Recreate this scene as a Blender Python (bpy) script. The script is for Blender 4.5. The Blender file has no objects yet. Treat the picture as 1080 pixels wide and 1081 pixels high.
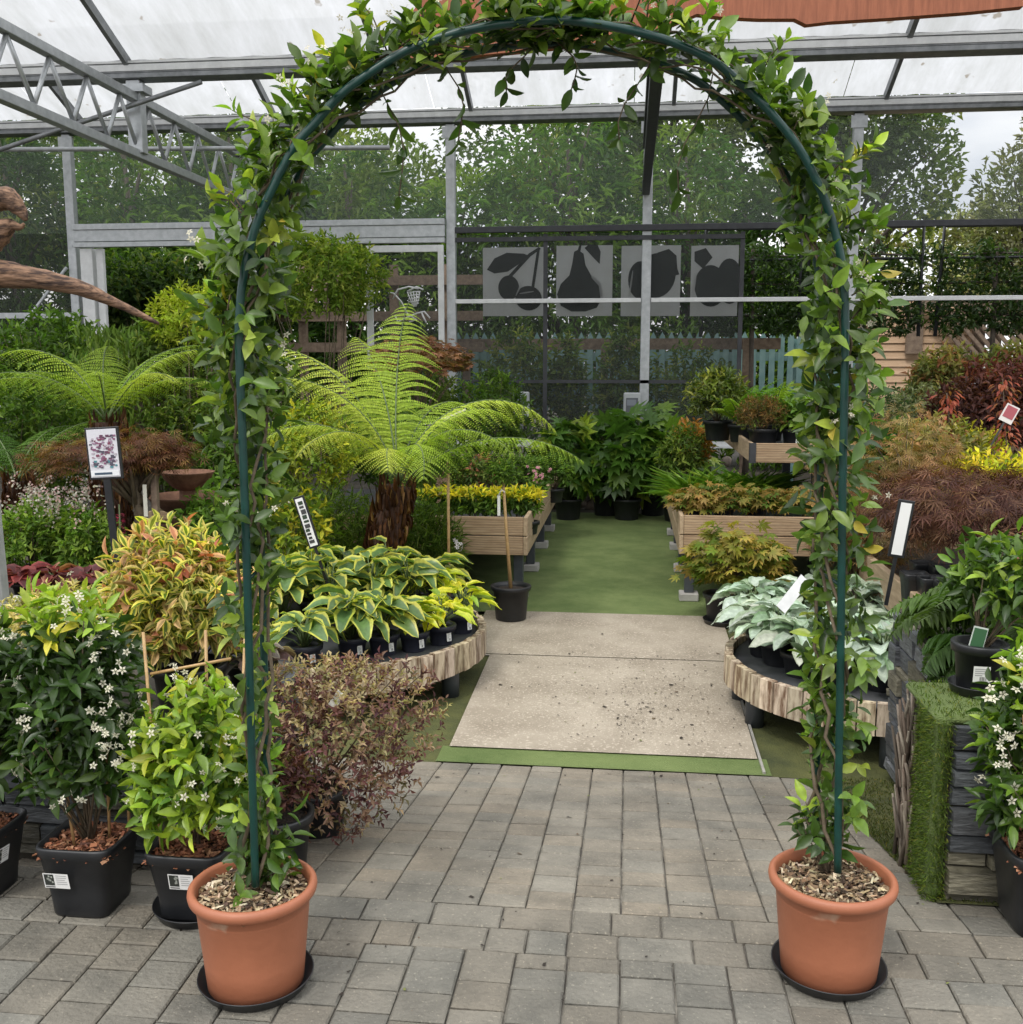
import bpy, math, random
import numpy as np
from mathutils import Vector, Matrix
random.seed(11)
R = np.random.RandomState(7)
PI = math.pi
sc = bpy.context.scene
col = sc.collection

# ------------------------------------------------------------------ calibration
H = 1.55; PITCH = math.radians(8.2); FPX = 1080.0
YAW = math.atan(125 / FPX * math.cos(PITCH))

def ray(px, py):
    u = (px - 540) / FPX; v = (540.5 - py) / FPX
    d = Vector((u, math.cos(PITCH) + v * math.sin(PITCH), -math.sin(PITCH) + v * math.cos(PITCH)))
    return Matrix.Rotation(YAW, 3, 'Z') @ d
def at(px, py, Y):
    d = ray(px, py); return Vector((0, 0, H)) + d * (Y / d.y)
def atz(px, py, z):
    d = ray(px, py); return Vector((0, 0, H)) + d * ((z - H) / d.z)
FOLD, RAMP_END = 2.75, 4.46
def gz(y):
    if y < FOLD: return 0.0
    if y < RAMP_END: return -.153 * (y - FOLD)
    return min(-.2616 + .026 * (y - RAMP_END), -.08)
def gnd(px, Y):
    p = at(px, 500, Y); return Vector((p.x, Y, gz(Y)))

# ------------------------------------------------------------------ materials
MATS = {}
def nodes(m):
    m.use_nodes = True
    nt = m.node_tree; nt.nodes.clear()
    out = nt.nodes.new('ShaderNodeOutputMaterial')
    return nt, out
def mat(name, c1, c2=None, rough=.6, metal=0., scale=8., bump=.0, bscale=None, detail=6, attr=False, wave=None, spec=.5, speck=None, stretch=(1, 1, 1), contrast=(.35, .65)):
    """noise-mottled surface; attr multiplies by the vertex colour"""
    if name in MATS: return MATS[name]
    m = bpy.data.materials.new(name); nt, out = nodes(m); N = nt.nodes; Lk = nt.links.new
    b = N.new('ShaderNodeBsdfPrincipled'); Lk(b.outputs[0], out.inputs[0])
    b.inputs['Roughness'].default_value = rough; b.inputs['Metallic'].default_value = metal
    b.inputs['Specular IOR Level'].default_value = spec
    tc = N.new('ShaderNodeTexCoord'); mp = N.new('ShaderNodeMapping'); mp.inputs['Scale'].default_value = stretch
    Lk(tc.outputs['Object'], mp.inputs[0])
    nz = N.new('ShaderNodeTexNoise'); nz.inputs['Scale'].default_value = scale; nz.inputs['Detail'].default_value = detail; nz.inputs['Roughness'].default_value = .65
    Lk(mp.outputs[0], nz.inputs['Vector'])
    rp = N.new('ShaderNodeValToRGB'); rp.color_ramp.elements[0].position = contrast[0]; rp.color_ramp.elements[1].position = contrast[1]
    rp.color_ramp.elements[0].color = (*c1, 1); rp.color_ramp.elements[1].color = (*(c2 or c1), 1)
    Lk(nz.outputs['Fac'], rp.inputs[0]); c = rp.outputs[0]
    if wave:
        w = N.new('ShaderNodeTexWave'); w.inputs['Scale'].default_value = wave[0]; w.inputs['Distortion'].default_value = wave[1]; w.inputs['Detail'].default_value = 4
        w.bands_direction = wave[2]; Lk(mp.outputs[0], w.inputs['Vector'])
        mx = N.new('ShaderNodeMix'); mx.data_type = 'RGBA'; mx.blend_type = 'MULTIPLY'; mx.inputs[0].default_value = wave[3]
        Lk(c, mx.inputs[6]); Lk(w.outputs['Color'], mx.inputs[7]); c = mx.outputs[2]
    if speck:
        n2 = N.new('ShaderNodeTexNoise'); n2.inputs['Scale'].default_value = speck[0]; n2.inputs['Detail'].default_value = 3
        Lk(tc.outputs['Object'], n2.inputs['Vector'])
        r2 = N.new('ShaderNodeValToRGB'); r2.color_ramp.elements[0].position = speck[1]; r2.color_ramp.elements[1].position = speck[1] + .06
        r2.color_ramp.elements[0].color = (0, 0, 0, 1); r2.color_ramp.elements[1].color = (1, 1, 1, 1)
        Lk(n2.outputs['Fac'], r2.inputs[0])
        mx = N.new('ShaderNodeMix'); mx.data_type = 'RGBA'; Lk(r2.outputs[0], mx.inputs[0]); Lk(c, mx.inputs[6]); mx.inputs[7].default_value = (*speck[2], 1); c = mx.outputs[2]
    if attr:
        a = N.new('ShaderNodeAttribute'); a.attribute_name = 'Col'
        mx = N.new('ShaderNodeMix'); mx.data_type = 'RGBA'; mx.blend_type = 'MULTIPLY'; mx.inputs[0].default_value = 1
        Lk(c, mx.inputs[6]); Lk(a.outputs['Color'], mx.inputs[7]); c = mx.outputs[2]
    Lk(c, b.inputs['Base Color'])
    if bump:
        bn = N.new('ShaderNodeTexNoise'); bn.inputs['Scale'].default_value = bscale or scale * 3; bn.inputs['Detail'].default_value = 8
        Lk(mp.outputs[0], bn.inputs['Vector'])
        bp = N.new('ShaderNodeBump'); bp.inputs['Strength'].default_value = bump; bp.inputs['Distance'].default_value = .01
        Lk(bn.outputs['Fac'], bp.inputs['Height']); Lk(bp.outputs[0], b.inputs['Normal'])
    MATS[name] = m
    return m
def leaf_mat(name, rough=.5, trans=.3, spec=.4, tmul=(1.5, 1.7, .7), gain=(1.75, 1.5, .95)):
    m = bpy.data.materials.new(name); nt, out = nodes(m); N = nt.nodes; Lk = nt.links.new
    a = N.new('ShaderNodeAttribute'); a.attribute_name = 'Col'
    tc = N.new('ShaderNodeTexCoord'); nz = N.new('ShaderNodeTexNoise'); nz.inputs['Scale'].default_value = 45; nz.inputs['Detail'].default_value = 3
    Lk(tc.outputs['Object'], nz.inputs['Vector'])
    mr = N.new('ShaderNodeMapRange'); mr.inputs[1].default_value = .3; mr.inputs[2].default_value = .7; mr.inputs[3].default_value = .78; mr.inputs[4].default_value = 1.2
    Lk(nz.outputs['Fac'], mr.inputs[0])
    g = N.new('ShaderNodeVectorMath'); g.operation = 'MULTIPLY'; Lk(a.outputs['Color'], g.inputs[0]); g.inputs[1].default_value = gain
    v = N.new('ShaderNodeVectorMath'); v.operation = 'SCALE'; Lk(g.outputs[0], v.inputs[0]); Lk(mr.outputs[0], v.inputs['Scale'])
    b = N.new('ShaderNodeBsdfPrincipled'); b.inputs['Roughness'].default_value = rough; b.inputs['Specular IOR Level'].default_value = spec
    Lk(v.outputs[0], b.inputs['Base Color'])
    v2 = N.new('ShaderNodeVectorMath'); v2.operation = 'MULTIPLY'; Lk(v.outputs[0], v2.inputs[0]); v2.inputs[1].default_value = tmul
    t = N.new('ShaderNodeBsdfTranslucent'); Lk(v2.outputs[0], t.inputs['Color'])
    mx = N.new('ShaderNodeMixShader'); mx.inputs[0].default_value = trans
    Lk(b.outputs[0], mx.inputs[1]); Lk(t.outputs[0], mx.inputs[2]); Lk(mx.outputs[0], out.inputs[0])
    MATS[name] = m; return m
LEAF = leaf_mat('leaf', .55, .34, .3)
LEAFG = leaf_mat('leaf_glossy', .38, .3, .5)
SILVER = leaf_mat('leaf_silver', .6, .25, .25, (1, 1.1, .85), (1.15, 1.15, 1.12))
PETAL = leaf_mat('petal', .6, .3, .2, (1, 1, 1), (1, 1, 1))
VCOL = mat('painted_colours', (1, 1, 1), attr=True, rough=.5)
WOODCHIP = mat('bark_chip', (.8, .8, .8), (1.2, 1.2, 1.2), attr=True, rough=.9, scale=60)
TERRA = mat('terracotta_plastic', (.27, .094, .046), (.40, .145, .074), rough=.52, scale=3.2, bump=.08, bscale=60, detail=10, speck=(9, .66, (.40, .24, .16)), contrast=(.25, .75))
BLACKP = mat('black_plastic', (.010, .011, .013), (.018, .019, .021), rough=.42, scale=12, bump=.05)
NAVYP = mat('dark_blue_plastic', (.020, .022, .038), (.03, .032, .05), rough=.45, scale=12)
GREENM = mat('green_coated_metal', (.003, .030, .024), (.004, .046, .036), rough=.35, scale=20)
GALV = mat('galvanised_steel', (.36, .38, .39), (.52, .54, .55), rough=.45, metal=.55, scale=14, bump=.03, contrast=(.3, .7))
GALVD = mat('weathered_steel', (.17, .18, .185), (.28, .29, .30), rough=.5, metal=.5, scale=9)
WHITEM = mat('white_aluminium', (.62, .63, .63), (.75, .76, .76), rough=.4, scale=9)
DARKM = mat('dark_steel', (.03, .032, .036), (.05, .052, .058), rough=.5, metal=.2, scale=10)
LEGM = mat('slate_painted_leg', (.035, .042, .05), (.055, .062, .07), rough=.5, scale=10)
WOOD = mat('bench_timber', (.30, .195, .11), (.47, .34, .21), rough=.75, scale=3, stretch=(2, 14, 14), wave=(1.2, 6, 'Z', .35), bump=.2, bscale=30, contrast=(.3, .7))
WOODY = mat('bench_timber_side', (.28, .2, .12), (.45, .34, .22), rough=.75, scale=3, stretch=(14, 2, 14), bump=.2, bscale=30, contrast=(.3, .7))
SPLIT = mat('rough_split_timber', (.13, .075, .04), (.62, .53, .40), rough=.85, scale=9, stretch=(3, 3, .6), bump=.6, bscale=25, attr=True, contrast=(.38, .6))
CANE = mat('bamboo_cane', (.36, .22, .09), (.5, .33, .15), rough=.5, scale=30)
STEM = mat('brown_stem', (.07, .05, .03), (.13, .10, .06), rough=.8, scale=30)
GSTEM = mat('green_stem', (.06, .10, .03), (.12, .16, .06), rough=.6, scale=30)
BARK = mat('tree_bark', (.05, .04, .03), (.11, .09, .07), rough=.9, scale=6, bump=.5)
SOIL = mat('potting_soil', (.012, .009, .007), (.05, .035, .025), rough=1, scale=60, bump=.8, bscale=120)
LOG = mat('driftwood', (.035, .018, .012), (.24, .14, .085), rough=.85, scale=6, stretch=(1.2, 8, 8), bump=1, bscale=9, contrast=(.4, .6))
CEDAR = mat('cedar_board', (.19, .055, .022), (.36, .12, .055), rough=.65, scale=4, stretch=(8, 8, .8), bump=.3, contrast=(.3, .7))
SHED = mat('larch_cladding', (.50, .33, .2), (.62, .43, .28), rough=.7, scale=3, stretch=(1, 8, 8))
FENCEW = mat('weathered_fence_timber', (.16, .11, .08), (.28, .21, .15), rough=.8, scale=4, stretch=(4, 4, 4))
TEAL = mat('pale_teal_paint', (.14, .27, .26), (.22, .35, .34), rough=.6, scale=6)
SLATE = mat('slate_cladding', (.6, .6, .6), (1.3, 1.3, 1.3), rough=.6, scale=14, stretch=(1, 1, 4), bump=.9, bscale=22, attr=True)
STONE = mat('rubble_stone', (.6, .6, .6), (1.2, 1.2, 1.2), rough=.85, scale=9, bump=.6, attr=True)
FIBRE = mat('fern_trunk_fibre', (.020, .010, .006), (.075, .034, .020), rough=1, scale=20, stretch=(4, 4, .6), bump=1, bscale=20)
PAVER = mat('concrete_paver', (.58, .59, .58), (1.25, 1.23, 1.18), rough=.88, scale=4.5, bump=.75, bscale=70, attr=True, speck=(110, .63, (1.45, 1.42, 1.34)), detail=12, contrast=(.28, .72))
SAND = mat('joint_sand', (.11, .10, .086), (.36, .34, .29), rough=1, scale=6, contrast=(.45, .72))
EARTH = mat('dark_earth', (.03, .027, .02), (.07, .06, .045), rough=1, scale=3, bump=.4)
SLABM = mat('exposed_aggregate', (.235, .198, .148), (.41, .36, .285), rough=.9, scale=3.2, bump=.5, bscale=130, speck=(75, .58, (.46, .40, .32)), detail=10, contrast=(.3, .75))
TURF = mat('artificial_turf', (.08, .125, .03), (.165, .215, .07), rough=.9, scale=3, bump=.9, bscale=160, detail=12, contrast=(.3, .7))
MOSST = mat('mossy_turf', (.04, .05, .016), (.12, .125, .034), rough=.95, scale=4, bump=1, bscale=120, detail=12, contrast=(.3, .72))
RUST = mat('rusty_iron', (.10, .045, .025), (.20, .10, .06), rough=.8, scale=14, bump=.3)
GREYBOX = mat('grey_cabinet', (.38, .4, .4), (.46, .48, .48), rough=.5, scale=5)
CONC = mat('cast_concrete', (.30, .29, .27), (.42, .41, .38), rough=.9, scale=8, bump=.3)

def sheet_mat(name, colr, transp, transl, dirt=0, streak=0):
    m = bpy.data.materials.new(name); nt, out = nodes(m); N = nt.nodes; Lk = nt.links.new
    tc = N.new('ShaderNodeTexCoord'); mp = N.new('ShaderNodeMapping'); mp.inputs['Scale'].default_value = (1, .25, .25) if streak else (1, 1, 1)
    Lk(tc.outputs['Object'], mp.inputs[0])
    nz = N.new('ShaderNodeTexNoise'); nz.inputs['Scale'].default_value = 3; nz.inputs['Detail'].default_value = 8; nz.inputs['Roughness'].default_value = .7
    Lk(mp.outputs[0], nz.inputs['Vector'])
    rp = N.new('ShaderNodeValToRGB'); rp.color_ramp.elements[0].position = .3; rp.color_ramp.elements[1].position = .7
    k = 1 - dirt
    rp.color_ramp.elements[0].color = (colr[0] * k, colr[1] * k, colr[2] * k * .95, 1); rp.color_ramp.elements[1].color = (*colr, 1)
    Lk(nz.outputs['Fac'], rp.inputs[0]); c = rp.outputs[0]
    if streak:
        n2 = N.new('ShaderNodeTexNoise'); n2.inputs['Scale'].default_value = 6; n2.inputs['Detail'].default_value = 2; Lk(tc.outputs['Object'], n2.inputs['Vector'])
        r2 = N.new('ShaderNodeValToRGB'); r2.color_ramp.elements[0].position = .70; r2.color_ramp.elements[1].position = .74
        Lk(n2.outputs['Fac'], r2.inputs[0])
        mx = N.new('ShaderNodeMix'); mx.data_type = 'RGBA'; Lk(r2.outputs[0], mx.inputs[0]); Lk(c, mx.inputs[6]); mx.inputs[7].default_value = (.25, .23, .2, 1); c = mx.outputs[2]
    d = N.new('ShaderNodeBsdfDiffuse'); t = N.new('ShaderNodeBsdfTranslucent'); tr = N.new('ShaderNodeBsdfTransparent')
    Lk(c, d.inputs[0]); Lk(c, t.inputs[0])
    m1 = N.new('ShaderNodeMixShader'); m1.inputs[0].default_value = transl; Lk(d.outputs[0], m1.inputs[1]); Lk(t.outputs[0], m1.inputs[2])
    m2 = N.new('ShaderNodeMixShader'); m2.inputs[0].default_value = transp; Lk(m1.outputs[0], m2.inputs[1]); Lk(tr.outputs[0], m2.inputs[2])
    Lk(m2.outputs[0], out.inputs[0]); MATS[name] = m; return m
ROOF = sheet_mat('roof_sheet', (.50, .51, .525), .04, .92, .3, 1)
NETL = sheet_mat('light_netting', (.22, .25, .235), .70, .4)
NETD = sheet_mat('dark_netting', (.075, .08, .082), .52, .35)
BANNER = sheet_mat('banner_cloth', (.72, .73, .74), .03, .45, .15)

# ------------------------------------------------------------------ objects
def tag(o, label=None, cat=None, group=None, kind=None):
    if label: o['label'] = label
    if cat: o['category'] = cat
    if group: o['group'] = group
    if kind: o['kind'] = kind
    return o
def thing(name, label, cat, loc=(0, 0, 0), group=None, rz=0):
    o = bpy.data.objects.new(name, None); col.objects.link(o); o.location = loc; o.rotation_euler.z = rz; o.empty_display_size = .05
    return tag(o, label, cat, group)
def link(name, me, m, parent=None):
    o = bpy.data.objects.new(name, me); col.objects.link(o)
    if m: me.materials.append(m)
    if parent: o.parent = parent
    return o
def children(o): return [c for c in bpy.data.objects if c.parent == o]
def clone(root, loc, rz, label=None, s=1):
    def cp(o, p):
        c = o.copy(); col.objects.link(c); c.parent = p
        for ch in children(o): cp(ch, c)
        return c
    r = cp(root, None); r.location = loc; r.rotation_euler.z = rz; r.scale = (s, s, s)
    if label: r['label'] = label
    return r

class MB:
    def __init__(s): s.v = []; s.f = []; s.c = []; s.smooth = []
    def add(s, vs, fs, c=(1, 1, 1), sm=False):
        o = len(s.v); s.v += [tuple(v) for v in vs]; s.f += [tuple(i + o for i in f) for f in fs]; s.c += [c] * len(vs); s.smooth += [sm] * len(fs)
    def box(s, a, b, c=(1, 1, 1), bev=0, M=None):
        x0, y0, z0 = a; x1, y1, z1 = b
        if bev <= 0:
            vs = [(x, y, z) for z in (z0, z1) for y in (y0, y1) for x in (x0, x1)]
            fs = [(0, 2, 3, 1), (4, 5, 7, 6), (0, 1, 5, 4), (2, 6, 7, 3), (0, 4, 6, 2), (1, 3, 7, 5)]
        else:
            e = min(bev, (x1 - x0) * .45, (y1 - y0) * .45, (z1 - z0) * .45)
            vs = []; idx = {}
            for sx in (0, 1):
                for sy in (0, 1):
                    for sz in (0, 1):
                        X = (x0, x1)[sx]; Y = (y0, y1)[sy]; Z = (z0, z1)[sz]
                        dx = e if sx == 0 else -e; dy = e if sy == 0 else -e; dz = e if sz == 0 else -e
                        for k, p in enumerate(((X, Y + dy, Z + dz), (X + dx, Y, Z + dz), (X + dx, Y + dy, Z))):
                            idx[(sx, sy, sz, k)] = len(vs); vs.append(p)
            fs = []
            for s0 in (0, 1):
                fs.append([idx[(s0, a, b, 0)] for a, b in ((0, 0), (1, 0), (1, 1), (0, 1))][::(1 if s0 else -1)])
                fs.append([idx[(a, s0, b, 1)] for a, b in ((0, 0), (1, 0), (1, 1), (0, 1))][::(-1 if s0 else 1)])
                fs.append([idx[(a, b, s0, 2)] for a, b in ((0, 0), (1, 0), (1, 1), (0, 1))][::(1 if s0 else -1)])
            for a in (0, 1):
                for b in (0, 1):
                    fs.append((idx[(a, b, 0, 0)], idx[(a, b, 1, 0)], idx[(a, b, 1, 1)], idx[(a, b, 0, 1)]))
                    fs.append((idx[(a, 0, b, 0)], idx[(a, 1, b, 0)], idx[(a, 1, b, 2)], idx[(a, 0, b, 2)]))
                    fs.append((idx[(0, a, b, 1)], idx[(1, a, b, 1)], idx[(1, a, b, 2)], idx[(0, a, b, 2)]))
                    for z in (0, 1): fs.append((idx[(a, b, z, 0)], idx[(a, b, z, 1)], idx[(a, b, z, 2)]))
        if M is not None: vs = [M @ Vector(v) for v in vs]
        s.add(vs, fs, c)
    def tube(s, pts, r, seg=8, c=(1, 1, 1), cap=True, jit=0):
        pts = [Vector(p) for p in pts]; n = len(pts)
        rs = r if hasattr(r, '__len__') else [r] * n
        vs = []; up = None
        for i, p in enumerate(pts):
            t = (pts[min(i + 1, n - 1)] - pts[max(i - 1, 0)])
            t = t.normalized() if t.length > 1e-9 else Vector((0, 0, 1))
            if up is None: up = t.orthogonal().normalized()
            up = (up - t * up.dot(t)); up = up.normalized() if up.length > 1e-6 else t.orthogonal().normalized()
            q = t.cross(up)
            for k in range(seg):
                a = 2 * PI * k / seg; rr = rs[i] * (1 + (random.uniform(-jit, jit) if jit else 0))
                vs.append(p + (up * math.cos(a) + q * math.sin(a)) * rr)
        fs = [(i * seg + k, i * seg + (k + 1) % seg, (i + 1) * seg + (k + 1) % seg, (i + 1) * seg + k) for i in range(n - 1) for k in range(seg)]
        if cap: fs += [tuple(range(seg))[::-1], tuple((n - 1) * seg + k for k in range(seg))]
        s.add(vs, fs, c, True)
    def lathe(s, prof, seg=48, c=(1, 1, 1), o=(0, 0, 0), sq=0, cap=True):
        """sq: 0 round .. higher = rounder-cornered square"""
        vs = []
        for r, z in prof:
            for k in range(seg):
                a = 2 * PI * k / seg; ca, sa = math.cos(a), math.sin(a)
                q = 1.0 if not sq else 1 / (abs(ca) ** sq + abs(sa) ** sq) ** (1 / sq)
                vs.append((o[0] + r * q * ca, o[1] + r * q * sa, o[2] + z))
        n = len(prof)
        fs = [(i * seg + k, i * seg + (k + 1) % seg, (i + 1) * seg + (k + 1) % seg, (i + 1) * seg + k) for i in range(n - 1) for k in range(seg)]
        if cap: fs.append(tuple(range(seg))[::-1])
        s.add(vs, fs, c, True)
    def poly(s, pts, c=(1, 1, 1)): s.add(pts, [tuple(range(len(pts)))], c)
    def prism(s, pts2, y0, y1, c=(1, 1, 1)):
        n = len(pts2)
        vs = [(x, y0, z) for x, z in pts2] + [(x, y1, z) for x, z in pts2]
        fs = [tuple(range(n)), tuple(range(2 * n - 1, n - 1, -1))] + [(i, i + n, (i + 1) % n + n, (i + 1) % n) for i in range(n)]
        s.add(vs, fs, c)
    def build(s, name, m, parent=None, off=None):
        me = bpy.data.meshes.new(name)
        v = s.v if off is None else [(x - off[0], y - off[1], z - off[2]) for x, y, z in s.v]
        me.from_pydata(v, [], s.f)
        a = me.color_attributes.new('Col', 'FLOAT_COLOR', 'POINT')
        a.data.foreach_set('color', np.array([(*c, 1) for c in s.c], dtype=np.float32).ravel())
        me.polygons.foreach_set('use_smooth', s.smooth)
        me.update()
        return link(name, me, m, parent)

# ------------------------------------------------------------------ leaves
def strip(rows, cols, fold=.15, droop=.2, wave=0):
    """rows: (a, halfwidth); cols: list of (b, tag)"""
    V = []; T = []; F = []
    nc = len(cols)
    for i, (a, w) in enumerate(rows):
        for b, t in cols:
            V.append((a, b * w * .5, fold * abs(b) * w - droop * a * a + wave * math.sin(i * 2.2) * abs(b) * .05)); T.append(t)
    for i in range(len(rows) - 1):
        for j in range(nc - 1):
            F.append((i * nc + j, i * nc + j + 1, (i + 1) * nc + j + 1, (i + 1) * nc + j))
    return np.array(V), F, np.array(T, float)
TM = {}
c3 = [(-1, .7), (0, 0), (1, .7)]
TM['ovate'] = strip([(0, .05), (.16, .6), (.4, 1), (.64, .9), (.85, .45), (1, .02)], c3, .13, .2)
TM['ellip'] = strip([(0, .05), (.15, .6), (.36, .96), (.62, .95), (.86, .5), (1, .03)], c3, .1, .16)
TM['lance'] = strip([(0, .1), (.35, 1), (.7, .65), (1, .04)], c3, .2, .25)
TM['simple'] = strip([(0, .1), (.45, 1), (1, .05)], [(-1, .6), (0, 0), (1, .6)], .2, .15)
c5 = [(-1, 1), (-.72, .9), (-.6, .0), (0, 0), (.6, .0), (.72, .9), (1, 1)]
TM['hosta'] = strip([(0, .25), (.12, .8), (.3, 1.), (.5, .98), (.7, .75), (.87, .4), (1, .03)], c5, .16, .42, 1)
TM['varieg'] = strip([(0, .06), (.28, .85), (.55, 1), (.8, .6), (1, .03)], [(-1, 1), (-.5, .9), (-.4, 0), (.4, 0), (.5, .9), (1, 1)], .14, .2)
TM['blade'] = strip([(0, .8), (.35, 1), (.7, .7), (1, .05)], c3, .1, .5)
def radial(lobes, w, r0=.0):
    V = []; F = []; T = []
    for ang, L in lobes:
        a = math.radians(ang); d = (math.cos(a), math.sin(a)); s = (-d[1], d[0]); o = len(V)
        for t, ww, z in ((r0, 0, 0), (.5, -w, .02), (1, 0, -.12), (.5, w, .02)):
            V.append((d[0] * t * L + s[0] * ww * L, d[1] * t * L + s[1] * ww * L, z * L)); T.append(t)
        F.append((o, o + 1, o + 2, o + 3))
    return np.array(V), F, np.array(T, float)
TM['palm'] = radial([(-115, .5), (-75, .75), (-35, .93), (0, 1), (35, .93), (75, .75), (115, .5)], .15)
TM['fatsia'] = radial([(-130, .6), (-90, .8), (-55, .92), (-20, 1), (20, 1), (55, .92), (90, .8), (130, .6)], .17)
TM['dissect'] = radial([(-100, .6), (-60, .85), (-28, 1), (0, 1.05), (28, 1), (60, .85), (100, .6)], .045)
TM['star'] = radial([(0, .5), (72, .5), (144, .5), (216, .5), (288, .5)], .26, .08)
TM['kite'] = (np.array([(0, 0, 0), (.45, -.5, .05), (1, 0, -.1), (.45, .5, .05)], float), [(0, 1, 2, 3)], np.array([0, .5, 1, .5]))
TM['chip'] = (np.array([(-.5, -.5, 0), (.5, -.35, .05), (.45, .5, 0), (-.4, .4, .08)], float), [(0, 1, 2, 3)], np.array([0, .5, 1, .5]))
def unit(a): return a / np.maximum(np.linalg.norm(a, axis=-1, keepdims=True), 1e-9)
def rnd(n): return unit(R.normal(size=(n, 3)))
class LF:
    def __init__(s): s.V = []; s.C = []; s.loops = []; s.sizes = []; s.n = 0
    def add(s, tm, P, D, Nn, L, W, c0, c1=None):
        V, F, T = TM[tm]; P = np.asarray(P, float).reshape(-1, 3); n = len(P)
        if n == 0: return
        D = unit(np.broadcast_to(np.asarray(D, float), (n, 3))); Nn = np.broadcast_to(np.asarray(Nn, float), (n, 3))
        Nn = Nn - D * (Nn * D).sum(1, keepdims=True) + 1e-6; Nn = unit(Nn); S = np.cross(Nn, D)
        L = np.broadcast_to(np.asarray(L, float), (n,))[:, None, None]; W = np.broadcast_to(np.asarray(W, float), (n,))[:, None, None]
        c0 = np.broadcast_to(np.asarray(c0, float), (n, 3)); c1 = c0 if c1 is None else np.broadcast_to(np.asarray(c1, float), (n, 3))
        pts = P[:, None] + D[:, None] * (V[None, :, 0:1] * L) + S[:, None] * (V[None, :, 1:2] * W) + Nn[:, None] * (V[None, :, 2:3] * L)
        cc = c0[:, None] * (1 - T[None, :, None]) + c1[:, None] * T[None, :, None]
        nv = len(V); base = s.n + np.arange(n) * nv
        by = {}
        for f in F: by.setdefault(len(f), []).append(f)
        for k, fl in by.items():
            arr = (base[:, None, None] + np.array(fl)[None]).reshape(-1)
            s.loops.append(arr); s.sizes.append(np.full(n * len(fl), k))
        s.V.append(pts.reshape(-1, 3)); s.C.append(cc.reshape(-1, 3)); s.n += n * nv
    def build(s, name, m, parent=None, off=None, smooth=True):
        me = bpy.data.meshes.new(name)
        V = np.concatenate(s.V); C = np.clip(np.concatenate(s.C), 0, 1); lo = np.concatenate(s.loops); sz = np.concatenate(s.sizes)
        if off is not None: V = V - np.array(off)
        me.vertices.add(len(V)); me.vertices.foreach_set('co', V.astype(np.float32).ravel())
        me.loops.add(len(lo)); me.loops.foreach_set('vertex_index', lo.astype(np.int32))
        me.polygons.add(len(sz)); me.polygons.foreach_set('loop_start', (np.cumsum(sz) - sz).astype(np.int32))
        me.polygons.foreach_set('use_smooth', np.full(len(sz), smooth))
        me.update(calc_edges=True)
        a = me.color_attributes.new('Col', 'FLOAT_COLOR', 'POINT')
        a.data.foreach_set('color', np.concatenate([C, np.ones((len(C), 1))], 1).astype(np.float32).ravel())
        return link(name, me, m, parent)
def pick(pal, n, jit=.22):
    """pal: list of (weight, centre[, edge])"""
    w = np.array([p[0] for p in pal], float); i = R.choice(len(pal), n, p=w / w.sum())
    c0 = np.array([p[1] for p in pal])[i]; c1 = np.array([(p[2] if len(p) > 2 else p[1]) for p in pal])[i]
    k = (1 + R.uniform(-jit, jit, (n, 1))) * (1 + R.uniform(-.06, .06, (n, 3)))
    return c0 * k, c1 * k
def twigs(lf, tips, outd, per, L, W, pal, tm='ovate', incl=(35, 80), step=.35, up=.5, jl=.3, flat=0):
    """whorls / pairs of leaves round each twig tip"""
    tips = np.asarray(tips, float); outd = unit(np.asarray(outd, float)); K = len(tips)
    a = np.where(np.abs(outd[:, 2:3]) < .9, np.array([[0, 0, 1.]]), np.array([[1., 0, 0]])); e1 = unit(np.cross(outd, a)); e2 = np.cross(outd, e1)
    ph = R.uniform(0, 6.28, K); base, edge = pick(pal, K, .25)
    for j in range(per):
        az = ph + j * 2.4 + R.uniform(-.4, .4, K); inc = np.radians(R.uniform(incl[0], incl[1], K))
        if j == 0: inc *= .5
        side = e1 * np.cos(az)[:, None] + e2 * np.sin(az)[:, None]
        D = outd * np.cos(inc)[:, None] + side * np.sin(inc)[:, None]
        D[:, 2] -= flat * R.uniform(.2, .8, K)
        Nn = outd * 1.0 + np.array([0, 0, up]) + R.normal(size=(K, 3)) * .25
        l = L * (1 + R.uniform(-jl, jl, K)); k = 1 + R.uniform(-.16, .16, (K, 1))
        P = tips - outd * (j * step * L * R.uniform(.5, 1.2, K))[:, None]
        dk = k * (1.0 - .05 * j)
        lf.add(tm, P, D, Nn, l, l * W, base * dk, edge * dk)
def blob(n, c, rad, shell=.45, lump=.25, zmin=-1., nl=7, up=.35):
    """points and outward directions in a lumpy ellipsoid"""
    d = rnd(n * 3); d = d[d[:, 2] > zmin][:n]; n = len(d)
    lc = rnd(nl); lw = R.uniform(-lump, lump, nl)
    k = 1 + (np.exp(-((1 - d @ lc.T) / .25)) * lw).sum(1)
    r = (shell + (1 - shell) * R.uniform(0, 1, n) ** .5) * k
    P = np.asarray(c) + d * r[:, None] * np.asarray(rad)
    o = unit(unit(d / np.asarray(rad)) + np.array([0, 0, up]) + R.normal(size=(n, 3)) * .35)
    return P, o
def flowers(lf, P, D, size, c0=(.85, .83, .72), c1=(.88, .87, .82), per=5, spread=.03):
    P = np.asarray(P, float); K = len(P)
    for j in range(per):
        q = P + R.normal(size=(K, 3)) * spread
        n = unit(np.asarray(D) + R.normal(size=(K, 3)) * .6)
        lf.add('star', q, rnd(K), n, size * (1 + R.uniform(-.2, .2, K)), size, np.array(c0), np.array(c1))
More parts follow.
